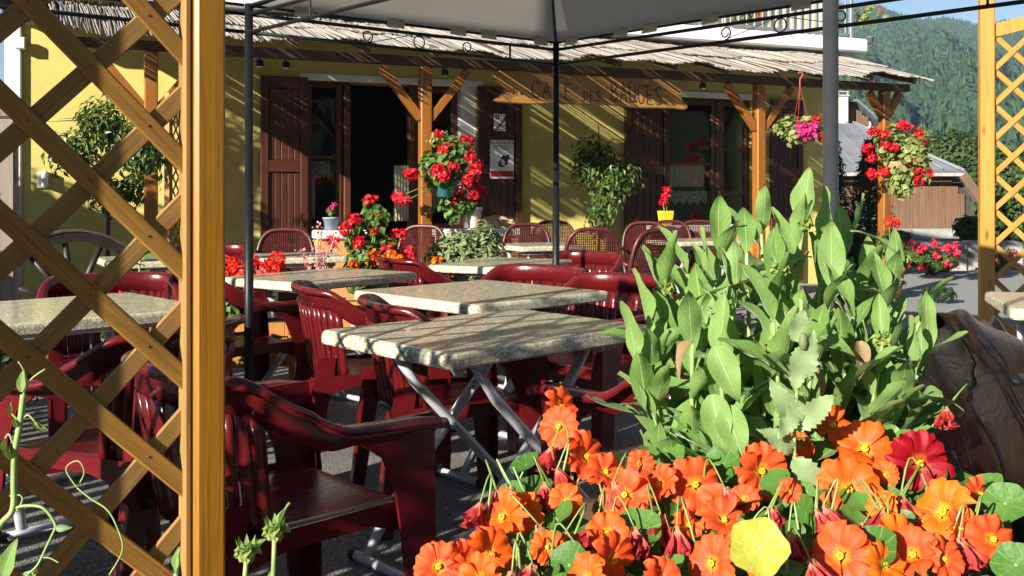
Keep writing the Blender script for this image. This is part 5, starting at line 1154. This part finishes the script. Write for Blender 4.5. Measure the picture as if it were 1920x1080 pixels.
for px, py, dx, dz, s_, me in ((40, 735, .1, 1, .024, VL), (5, 1085, .35, 1, .045, VL), (105, 990, 1, .05, .016, VP), (24, 775, -.2, .9, .012, VB), (28, 785, .2, -.9, .012, VB), (65, 790, .5, -.7, .014, VB), (70, 795, .6, -.3, .012, VB), (10, 825, .1, -1, .016, VB), (16, 835, .2, -1, .018, VB), (60, 1072, .3, -.4, .012, VB)): place('bud' if me is VB else 'leaf', me, vine, P(px, py, D_ - .002) - vo, orient((dx, -.15, dz), (0, -1, .2)), s_)
# ------------------------------------------------------------------ geraniums and other potted plants
def heads(o, kind, pts, base, scale=1, seed=0, stems=True):
    g = random.Random(seed)
    for i, p in enumerate(pts):
        nm = 'flower_head'; h = put(nm, HEADS[kind][i % len(HEADS[kind])], o, p, (g.uniform(-.3, .3), g.uniform(-.3, .3), g.uniform(0, 6.3))); k = scale * g.uniform(.85, 1.15); h.scale = (k, k, k)
        if stems: m = MB(); q = Vector(p); m.tube([q, q.lerp(Vector(base), .5) + Vector((g.uniform(-.02, .02), g.uniform(-.02, .02), .02)), Vector(base)], .0035, 5); m.build('stem', 'stem_green', o, True)
def foliage(o, n, c, r, leaf, mat, seed, lumps=7, aspect=.9, name='foliage', shell=.4):
    p, nn = blobpts(n, c, r, seed, lumps, shell); V, Fc = leaves(p, nn, leaf, aspect, .1, seed=seed); tag(npmesh(name, V, Fc, mat, o), kind='stuff')
def pot(o, r, h, mat, z=0, name='pot'):
    m = MB(); m.lathe([(0, z), (r * .72, z), (r * .95, z + h * .86), (r * 1.04, z + h * .87), (r * 1.04, z + h), (r * .92, z + h), (r * .9, z + h * .9), (0, z + h * .88)], 20); m.build(name, mat, o, True)
def at(o, px, py, d): return P(px, py, d) - Vector(o.location)
# tall geranium in a wooden box left of the veranda post
def box_planter(o, lx, ly, h, z=0, legs=True):
    n = 3
    for k in range(n):
        zz = z + (k + .5) * h / n
        for c, s_ in (((0, -ly / 2, zz), (lx, .02, h / n - .008)), ((0, ly / 2, zz), (lx, .02, h / n - .008)), ((-lx / 2 - .0105, 0, zz), (.02, ly + .02, h / n - .008)), ((lx / 2 + .0105, 0, zz), (.02, ly + .02, h / n - .008))): m = MB(); m.cbox(c, s_, .003); m.build('plank', 'wood_planter', o)
    for sx in (-1, 1):
        for sy in (-1, 1): m = MB(); m.cbox((sx * (lx / 2 + .04), sy * (ly / 2 + .03), (z + h + .02) / 2), (.035, .035, z + h + .02), .004); m.build('corner_post', 'wood_planter', o)
    m = MB(); m.box((0, 0, z + h * .9), (lx - .021, ly - .021, .02)); m.build('soil', 'soil', o)
c = P(690, 500, 6.9); ge = thing('geranium', 'tall red geranium with marigolds in a wooden box left of the veranda post', 'geranium', (c.x, c.y, 0)); box_planter(ge, .62, .26, .3, .12)
foliage(ge, 900, (0, 0, .68), (.26, .18, .30), .062, 'leaf_geranium', 801, 10); foliage(ge, 350, (.05, 0, .98), (.12, .10, .16), .055, 'leaf_geranium', 802, 5)
heads(ge, 'red', [at(ge, *q) for q in ((694, 377, 6.9), (707, 405, 6.85), (665, 413, 6.8), (647, 430, 6.75), (707, 430, 6.85), (624, 452, 6.72), (673, 455, 6.75), (727, 470, 6.8), (730, 487, 6.75), (748, 440, 6.9), (767, 477, 6.85))], (0, 0, .45), .88, 803)
heads(ge, 'marigold', [at(ge, *q) for q in ((700, 480, 6.7), (712, 490, 6.7), (692, 487, 6.7), (735, 478, 6.7), (744, 488, 6.68), (662, 498, 6.68), (725, 492, 6.68), (820, 492, 6.75))], (.02, 0, .45), 1.1, 804)
# geraniums on the veranda post: pots hung on the post and on the parapet
c = FW(FT(832, 1.66), 1.70, 0); g2 = thing('geranium', 'large red geranium hung in green pots on the veranda post beside the door', 'geranium', (c.x, c.y, 1.13), FROT); pot(g2, .10, .17, 'pot_teal'); m = MB(); m.tube([(0, 0, .10), (-.08, .11, .16), (-.12, .14, .2)], .008, 6); m.build('bracket', 'black_metal', g2); Fr = Matrix.Rotation(-FROT, 3, 'Z')
def atr(px, py, d): return Fr @ (P(px, py, d) - Vector(g2.location))
foliage(g2, 1000, (0, -.04, .28), (.28, .2, .27), .065, 'leaf_geranium', 811, 9); foliage(g2, 200, (.1, -.02, -.1), (.17, .12, .16), .055, 'leaf_geranium', 812, 4); foliage(g2, 150, (.0, 0, .5), (.22, .12, .12), .05, 'leaf_pale', 813, 5)
heads(g2, 'red', [atr(*q) for q in ((822, 254, 8.9), (875, 264, 8.9), (832, 282, 8.8), (883, 292, 8.8), (820, 320, 8.72), (850, 313, 8.75), (832, 331, 8.7), (890, 318, 8.85), (772, 328, 8.75), (876, 340, 8.8), (745, 370, 8.75), (758, 378, 8.7), (888, 365, 8.9), (845, 275, 8.85), (895, 310, 8.9))], (0, 0, .12), .95, 814)
c = FW(FT(858, 1.35), 1.35, .831); g3 = thing('geranium', 'terracotta pot of dark red geraniums on the white coping', 'geranium', c, FROT); pot(g3, .085, .15, 'terracotta'); foliage(g3, 160, (0, 0, .22), (.16, .12, .12), .055, 'leaf_geranium', 821, 5); heads(g3, 'red', [(-.05, -.05, .22), (.09, -.06, .24), (.02, .02, .33)], (0, 0, .12), 1.1, 822)
c = FW(FT(890, 1.35), 1.34, .831); g4 = thing('flower_pot', 'tall white pot with red geranium heads on the coping', 'flower pot', c, FROT); pot(g4, .075, .20, 'plastic_white'); heads(g4, 'red', [(.0, -.03, .27), (.05, .03, .36), (-.04, .0, .45)], (0, 0, .18), 1.25, 823); foliage(g4, 70, (0, 0, .27), (.10, .1, .08), .05, 'leaf_geranium', 824, 3)
c = FW(FT(621, 1.35), 1.35, .831); g5 = thing('flower_pot', 'blue-grey pot with a small pink flower on the parapet', 'flower pot', c, FROT); pot(g5, .075, .115, 'pot_blue'); heads(g5, 'pink', [(0, 0, .19), (.02, -.02, .23)], (0, 0, .1), .45, 825); foliage(g5, 14, (0, 0, .15), (.05, .05, .03), .045, 'leaf_geranium', 826, 2)
# sage-like plant in a pot, driftwood on the coping
c = P(872, 500, 7.3); sg_ = thing('sage_plant', 'grey-green bushy sage plant in a pot below the white coping', 'plant', (c.x, c.y, 0)); pot(sg_, .17, .38, 'terracotta'); foliage(sg_, 1900, (0, 0, .70), (.33, .25, .29), .068, 'leaf_sage', 831, 12, .42)
c = FW(FT(935, 1.35), 1.36, .829); dw = thing('driftwood', 'curled tan piece of driftwood resting on the parapet coping', 'driftwood', c, FROT)
def lump(c, r, seed, mat, name):
    g = random.Random(seed); a1, a2 = g.uniform(0, 6), g.uniform(0, 6); m = MB()
    def fn(u, v):
        th, ph = u * 6.2832, v * math.pi; k = 1 + .16 * math.sin(2 * th + a1) * math.sin(ph) + .09 * math.sin(5 * th + 3 * ph + a2); return (c[0] + r[0] * k * math.cos(th) * math.sin(ph), c[1] + r[1] * k * math.sin(th) * math.sin(ph), max(0, c[2] + r[2] * k * math.cos(ph)))
    m.grid(fn, 24, 14, False); m.build(name, mat, dw, True, fixn=False)
lump((-.10, -.02, .045), (.13, .09, .06), 1, 'driftwood', 'burl'); lump((.09, -.01, .05), (.10, .10, .055), 2, 'driftwood', 'burl')
m = MB(); m.tube(catmull([(-.16, -.03, .06), (-.06, -.06, .10), (.05, -.08, .07), (.12, -.10, .02)], 5), [.03] * 16, 8); m.build('root', 'driftwood', dw, True)
# red geranium box behind the left table
c = P(468, 560, 5.75); g6 = thing('geranium', 'bright scarlet geranium in a golden wooden planter behind the left pole', 'geranium', (c.x - .02, c.y, 0), .15); box_planter(g6, .46, .24, .26, .16); foliage(g6, 800, (0, 0, .50), (.27, .18, .16), .06, 'leaf_geranium', 841, 9)
gg = random.Random(5); heads(g6, 'scarlet', [(-.22 + .42 * gg.random(), -.16 + .2 * gg.random(), .62 + .17 * gg.random()) for i in range(26)], (0, 0, .42), .85, 842, False)
c = P(300, 560, 5.0); g7 = thing('geranium', 'red and orange flowers in a box behind the brown lattice', 'geranium', (c.x, c.y, 0), .1); box_planter(g7, .55, .22, .22, .1); foliage(g7, 700, (0, 0, .46), (.30, .2, .2), .06, 'leaf_geranium', 851, 8); heads(g7, 'scarlet', [(-.25 + .5 * gg.random(), -.15 + .2 * gg.random(), .45 + .25 * gg.random()) for i in range(9)], (0, 0, .3), .8, 852)
# heuchera: sprays of tiny pink bells
c = P(595, 505, 6.35); he = thing('coral_bells', 'airy sprays of tiny pink bell flowers beside the tall geranium', 'plant', (c.x, c.y, 0)); pot(he, .13, .42, 'terracotta'); foliage(he, 220, (0, 0, .46), (.16, .14, .07), .06, 'leaf_hedge', 861, 5)
gq = np.random.default_rng(6); pos = []
for i in range(17):
    a = gq.uniform(0, 6.28); lean = gq.uniform(.02, .16); h = gq.uniform(.60, .97); pts = catmull([(0, 0, .42), (lean * .4 * math.cos(a), lean * .4 * math.sin(a), (.42 + h) / 2), (lean * math.cos(a), lean * math.sin(a), h)], 5); m = MB(); m.tube(pts, .0016, 4); m.build('flower_stalk', 'hook_red', he)
    for k in range(26): q = pts[int(len(pts) * .45) + gq.integers(0, len(pts) - int(len(pts) * .45))]; pos.append([q.x + gq.normal() * .018, q.y + gq.normal() * .018, q.z + gq.normal() * .02])
V, Fc = leaves(np.array(pos), gq.normal(size=(len(pos), 3)), .02, .9, seed=4); tag(npmesh('bell_flowers', V, Fc, 'petal_pale', he), kind='stuff')
# ficus trees in pots
def ficus(label, c, zt, zb, w, n, seed, dens=None):
    o = thing('ficus', label, 'tree', c); g = random.Random(seed); m = MB(); pot(o, .19, .34, 'terracotta'); h = zt
    m.tube([(0, 0, .28), (.01, .01, zb), (.02, 0, (zb + zt) / 2), (0, .0, zt - .12)], [.02, .017, .012, .004], 7)
    for i in range(12):
        a = g.uniform(0, 6.28); z = zb + (zt - zb) * g.uniform(.0, .7); m.tube([(.01, 0, z), (math.cos(a) * w * .4, math.sin(a) * w * .3, z + .16), (math.cos(a) * w * .85, math.sin(a) * w * .6, z + .14)], [.008, .006, .002], 5)
    m.build('trunk', 'bark_dark', o, True)
    p, nn = blobpts(n, (0, 0, (zt + zb) / 2), (w, w * .75, (zt - zb) / 2), seed, 13, .25); V, Fc = leaves(p, nn, .072, .42, .2, np.array([0, 0, -1.1]), seed); tag(npmesh('crown', V, Fc, 'leaf_ficus', o), kind='stuff')
c = FW(FT(1122, .62), .62, 0); ficus('bushy dark-leaved ficus against the yellow wall between the shutters', c, 2.05, .62, .42, 2300, 871)
c = P(200, 300, 8.15); ficus('leafy ficus with drooping sunlit leaves by the left wall', (c.x, c.y, 0), 2.12, .98, .56, 2700, 872)
# climber on the far lattice
c = FW(posts[0] + .42, PO - .22, 0); cl = thing('climbing_plant', 'climbing bean with big leaves at the far narrow lattice', 'plant', c); m = MB(); m.tube(catmull([(0, 0, 0), (.04, -.03, .4), (-.03, .02, .8), (.05, 0, 1.2), (0, 0, 1.5)], 5), .006, 5); m.build('stem', 'stem_green', cl, True); foliage(cl, 70, (.02, -.05, .8), (.16, .12, .65), .10, 'leaf_geranium', 881, 6, .85, 'leaf_mass')
c = P(265, 545, 5.35); cl2 = thing('climbing_plant', 'young bean plant with broad leaves in front of the cart wheel', 'plant', (c.x, c.y, 0)); m = MB(); m.tube(catmull([(0, 0, 0), (.02, 0, .4), (-.01, 0, .75), (.03, 0, .95)], 5), .005, 5); m.build('stem', 'stem_pale', cl2, True)
BL = leaf_mesh('leaf', 'leaf_nasturtium', .85, .2, .1, seed=890)
for i in range(11): a = i * 2.4; place('leaf', BL, cl2, (.01, 0, .45 + .045 * i), orient((math.cos(a), math.sin(a), .3), (0, -.4, 1)), .10 + .01 * (i % 3))
c = Vector((-2.62, 5.0, 0)); bush('low_herb', 'low weedy herb at the foot of the weathered post', c, (.3, .25, .25), 700, .05, 'leaf_bush', 891, 'plant')
# yellow vase with red flower on the parapet
c = FW(FT(1248, 1.35), 1.35, .831); yv = thing('vase', 'yellow square vase with red flowers on the white coping', 'vase', c, FROT); m = MB(); m.add([(s_x * .045, s_y * .045, 0) for s_x, s_y in ((-1, -1), (1, -1), (1, 1), (-1, 1))] + [(s_x * .06, s_y * .06, .15) for s_x, s_y in ((-1, -1), (1, -1), (1, 1), (-1, 1))], [(0, 1, 5, 4), (1, 2, 6, 5), (2, 3, 7, 6), (3, 0, 4, 7), (3, 2, 1, 0)]); solid(m.build('vessel', 'pot_yellow', yv), .006)
heads(yv, 'red', [(.0, 0, .30), (.03, .02, .37), (-.03, 0, .24)], (0, 0, .08), .7, 895)
# hanging baskets
def basket(label, c, hz, kind, hd, r, seed, pale, nleaf, pot_):
    o = thing('hanging_basket', label, 'hanging basket', c); m = MB(); m.lathe([(0, -.12), (.08, -.11), (.12, 0), (.115, .0), (0, -.02)], 16); m.build('bowl', pot_, o, True)
    for a in (0, 2.1, 4.2): m = MB(); m.tube([(.11 * math.cos(a), .11 * math.sin(a), 0), (0, 0, hz - .12)], .002, 4); m.build('cord', 'hook_red', o)
    m = MB(); m.tube(catmull([(0, 0, hz - .13), (0, 0, hz - .05), (.02, 0, hz - .02), (.025, 0, hz + .01), (0, 0, hz + .025), (-.02, 0, hz + .01)], 5), .006, 6); m.build('hook', 'hook_red', o, True)
    foliage(o, nleaf, (0, 0, .02), r, .06, pale, seed, 12, .9); heads(o, kind, hd, (0, 0, 0), 1.1, seed + 1); return o
c = P(1500, 245, 10.1); hb = basket('hanging basket with pale foliage and a pink petunia near the far shutter', c, 2.44 - c.z - .06, 'pink', [(0.02, -.18, .0), (-.05, -.17, .03), (.07, -.17, .02), (.0, -.18, -.05), (.05, -.15, -.04)], (.27, .22, .17), 905, 'leaf_pale', 520, 'pot_teal'); heads(hb, 'red', [(.18, -.15, -.05), (.2, -.1, -.1), (.12, -.15, .1)], (0, 0, 0), .8, 906)
c = Vector(FW(posts[3] + .02, PO + .17, 0)); c.z = 1.52; hb2 = thing('hanging_basket', 'big post-mounted basket of red geraniums and pale leaves at the veranda corner', 'hanging basket', c); m = MB(); m.lathe([(0, -.16), (.10, -.15), (.14, 0), (.135, 0), (0, -.03)], 16); m.build('bowl', 'terracotta', hb2, True); m = MB(); m.tube([(0, 0, -.1), (-.04, .10, -.1)], .012, 6); m.build('bracket', 'black_metal', hb2)
foliage(hb2, 1500, (.02, -.06, .06), (.36, .30, .42), .08, 'leaf_pale', 911, 16, .95)
def at2(px, py): return P(px, py, c.y - .2) - c
heads(hb2, 'red', [at2(*q) for q in ((1638, 248), (1657, 252), (1691, 234), (1627, 280), (1634, 297), (1660, 273), (1675, 277), (1722, 248), (1727, 264), (1722, 297), (1712, 304), (1722, 325), (1740, 325), (1635, 326), (1658, 322), (1724, 340), (1700, 240))], (0, 0, 0), 1.0, 912, False)
c = P(1648, 470, 11.3); g8 = thing('geranium', 'orange-red geranium in a pot at the foot of the veranda corner post', 'geranium', (c.x, c.y - .35, 0)); pot(g8, .15, .34, 'terracotta'); foliage(g8, 260, (0, 0, .58), (.2, .17, .22), .06, 'leaf_bush', 921, 6); heads(g8, 'scarlet', [(-.05, -.1, .85), (.0, -.12, .86), (.03, -.08, .83)], (0, 0, .4), 1.0, 922)
# balcony plants
for i, (px, py, kind, lab) in enumerate(((1395, 30, 'marigold', 'yellow-green potted plant behind the balcony railing bars'), (1640, 32, 'rose', 'thin pinkish trailing plant at the balcony corner'))):
    t_ = FT(px, .1 if i == 0 else .5); c = FW(t_, .1 if i == 0 else .42, bz0 + .173); o = thing('balcony_plant', lab, 'plant', c); pot(o, .09 if i == 0 else .05, .16 if i == 0 else .08, 'terracotta' if i == 0 else 'rail_grey'); foliage(o, 130 if i == 0 else 60, (0, 0, .36), (.32, .12, .18), .07, 'leaf_pale', 931 + i, 5); heads(o, kind, [(-.15, 0, .35), (.1, -.05, .42), (.2, 0, .3)], (0, 0, .14), 1.0 if i == 0 else .35, 935)
# ------------------------------------------------------------------ unseen greenery and screens, mostly added for their shade
def hedge(label, a, b, h, thick, seed, dens=1100, mat='leaf_hedge', leaf=.09):
    a, b = Vector(a), Vector(b); d = b - a; L = d.length; o = thing('hedge', label, 'hedge', ((a.x + b.x) / 2, (a.y + b.y) / 2, 0), math.atan2(d.y, d.x)); m = MB(); m.cbox((0, 0, h * .46), (L - .1, thick * .7, h * .92), .04); m.build('core', 'bark_dark', o)
    g = np.random.default_rng(seed); n = int(dens * L * h); p = np.stack([g.uniform(-L / 2, L / 2, n), g.uniform(-thick / 2, thick / 2, n), g.uniform(0, h, n) + g.normal(size=n) * .03], 1); V, Fc = leaves(p, g.normal(size=(n, 3)) + np.array([0, 0, .5]), leaf, .6, seed=seed); tag(npmesh('foliage', V, Fc, mat, o), kind='stuff')
hedge('added tall hedge out of view on the left that shades the cafe wall', (-7.9, 7.5), (-5.2, 5.2), 2.65, .5, 12)  # unseen hedge added to shade the lower cafe wall
fa, fb = Vector((-3.45, 4.6)), Vector((-2.75, .2)); dF = fb - fa; LF_ = dF.length  # unseen fence added to throw stripes of shade on the ground
pf = thing('added_fence', 'added picket fence out of view on the left that stripes the ground with shade', 'fence', (fa.x, fa.y, 0), math.atan2(dF.y, dF.x)); m = MB(); m.cbox((0, 0, .56), (.085, .018, 1.12), .004); pk_ = m.mesh('picket', 'wood_slat_old'); x = .05
while x < LF_: put('picket', pk_, pf, (x, 0, .02)); x += .15
for z in (.3, .9): m = MB(); m.cbox((LF_ / 2, .03, z), (LF_, .035, .07), .004); m.build('rail', 'wood_slat_old', pf)
for x in (.02, LF_ / 2, LF_ - .02): m = MB(); m.cbox((x, .085, .6), (.07, .07, 1.2), .005); m.build('post', 'wood_slat_old', pf)
# unseen side lattice added for slat shadows, with a vine for denser shade
sa, sb = Vector((-1.58, 2.03)), Vector((-.94, 1.34)); dS = sb - sa; LS = dS.length; angS = math.atan2(dS.y, dS.x)
lat2 = lattice('lattice_panel', 'added fine-meshed side lattice out of view that casts slat shadows', (sa.x, sa.y), angS, LS, .07, 1.95, .155, 1.17, .017, .008, ('wood_slat', 'wood_orange'), 1, posts=((-.03, .055, 2.0, .055), (LS + .03, .055, 2.0, .055)), frame_=((0, LS, .055, .045, .03), (0, LS, 1.97, .045, .03)))
vn = thing('added_vine', 'added leafy vine on the unseen side lattice that shades the near chair', 'vine', (sa.x, sa.y, 0), angS); m = MB()
for i in range(3): x = .15 + i * .3; m.tube(catmull([(x, -.05, 0), (x + .1, -.05, .4), (x - .08, -.05, .7), (x + .1, -.05, .9)], 5), .006, 5)
m.build('stem', 'stem_green', vn); g = np.random.default_rng(15); n = 800; sx = g.uniform(0, LS, n); z = g.uniform(0, 1, n) * (.78 + .08 * np.sin(sx * 5.1)); ok = np.sin(sx * 13 + z * 7) + np.sin(z * 15 - sx * 6) > -1.0
p = np.stack([sx, -.05 + g.normal(size=n) * .03, z + .05], 1)[ok]; V, Fc = leaves(p, g.normal(size=(len(p), 3)) * .5 + np.array([0, -1, .4]), .075, .85, seed=16); tag(npmesh('foliage', V, Fc, 'leaf_bush', vn), kind='stuff')
# trees added behind the viewpoint to block sky light (never in the sun's path)
for i, (x, y, h, r) in enumerate(((7, -5.5, 6.5, 2.6), (3.2, -8.5, 7.5, 2.8), (10.5, -1.5, 6, 2.4), (-.8, -11.5, 8, 2.8))):
    tree('added_tree', ['added lime tree behind the viewpoint that blocks sky light', 'added tall lime tree out of view opposite the cafe', 'added small lime tree out of view beside the road', 'added large lime tree out of view at the street corner'][i], (x, y, 0), h, (r, r, h * .40), 2600, .34, 'leaf_tree', 70 + i, trunk=.25)
hedge('added hedge out of view opposite the terrace that blocks sky light', (12, 1.0), (4.0, -5.0), 2.2, .6, 18, 500, leaf=.13)  # hedge added out of view to cut the sky light
o = tree('garden_tree', 'young tree at the left boundary that dapples the cafe wall', (-5.55, 6.42, 0), 3.85, (.36, .36, .75), 330, .11, 'leaf_bush', 75, trunk=.62)
# unseen wooded slope added behind the viewpoint to darken sky light and reflections
na, nr = 40, 8; AZ = np.linspace(62, 196, na); RR = np.linspace(45, 120, nr); A, B = np.meshgrid(AZ, RR, indexing='ij'); a = np.radians(A); gq = np.random.default_rng(31)
Z = -1.3 + np.clip((B - 48) / 72, 0, 1) ** .8 * (26 + 3 * np.sin(A * .2) + 2 * np.sin(A * .7)) * np.clip((198 - A) / 26, 0, 1) + gq.normal(size=A.shape) * .8 * (B > 50)
V = np.stack([np.sin(a) * B, np.cos(a) * B, Z], -1).reshape(-1, 3); ii, jj = np.meshgrid(np.arange(na - 1), np.arange(nr - 1), indexing='ij'); q = (ii * nr + jj).ravel()
tag(npmesh('added_slope', V, np.stack([q, q + nr, q + nr + 1, q + 1], 1), 'forest', smooth=True), kind='structure')
# ------------------------------------------------------------------ air: thin bluish haze round everything
m = MB(); m.bbox((-250, -135, -2.4), (800, 1100, 235)); hz = m.build('haze', None); tag(hz, 'thin blue summer haze in the valley air', 'haze', kind='stuff')
hm = bpy.data.materials.new('haze'); hm.use_nodes = True; nt = hm.node_tree; nt.nodes.clear(); out = nt.nodes.new('ShaderNodeOutputMaterial'); pv = nt.nodes.new('ShaderNodeVolumePrincipled')
pv.inputs['Color'].default_value = (.55, .76, 1, 1); pv.inputs['Density'].default_value = .00028; pv.inputs['Anisotropy'].default_value = .0; nt.links.new(pv.outputs[0], out.inputs['Volume']); hz.data.materials.append(hm)
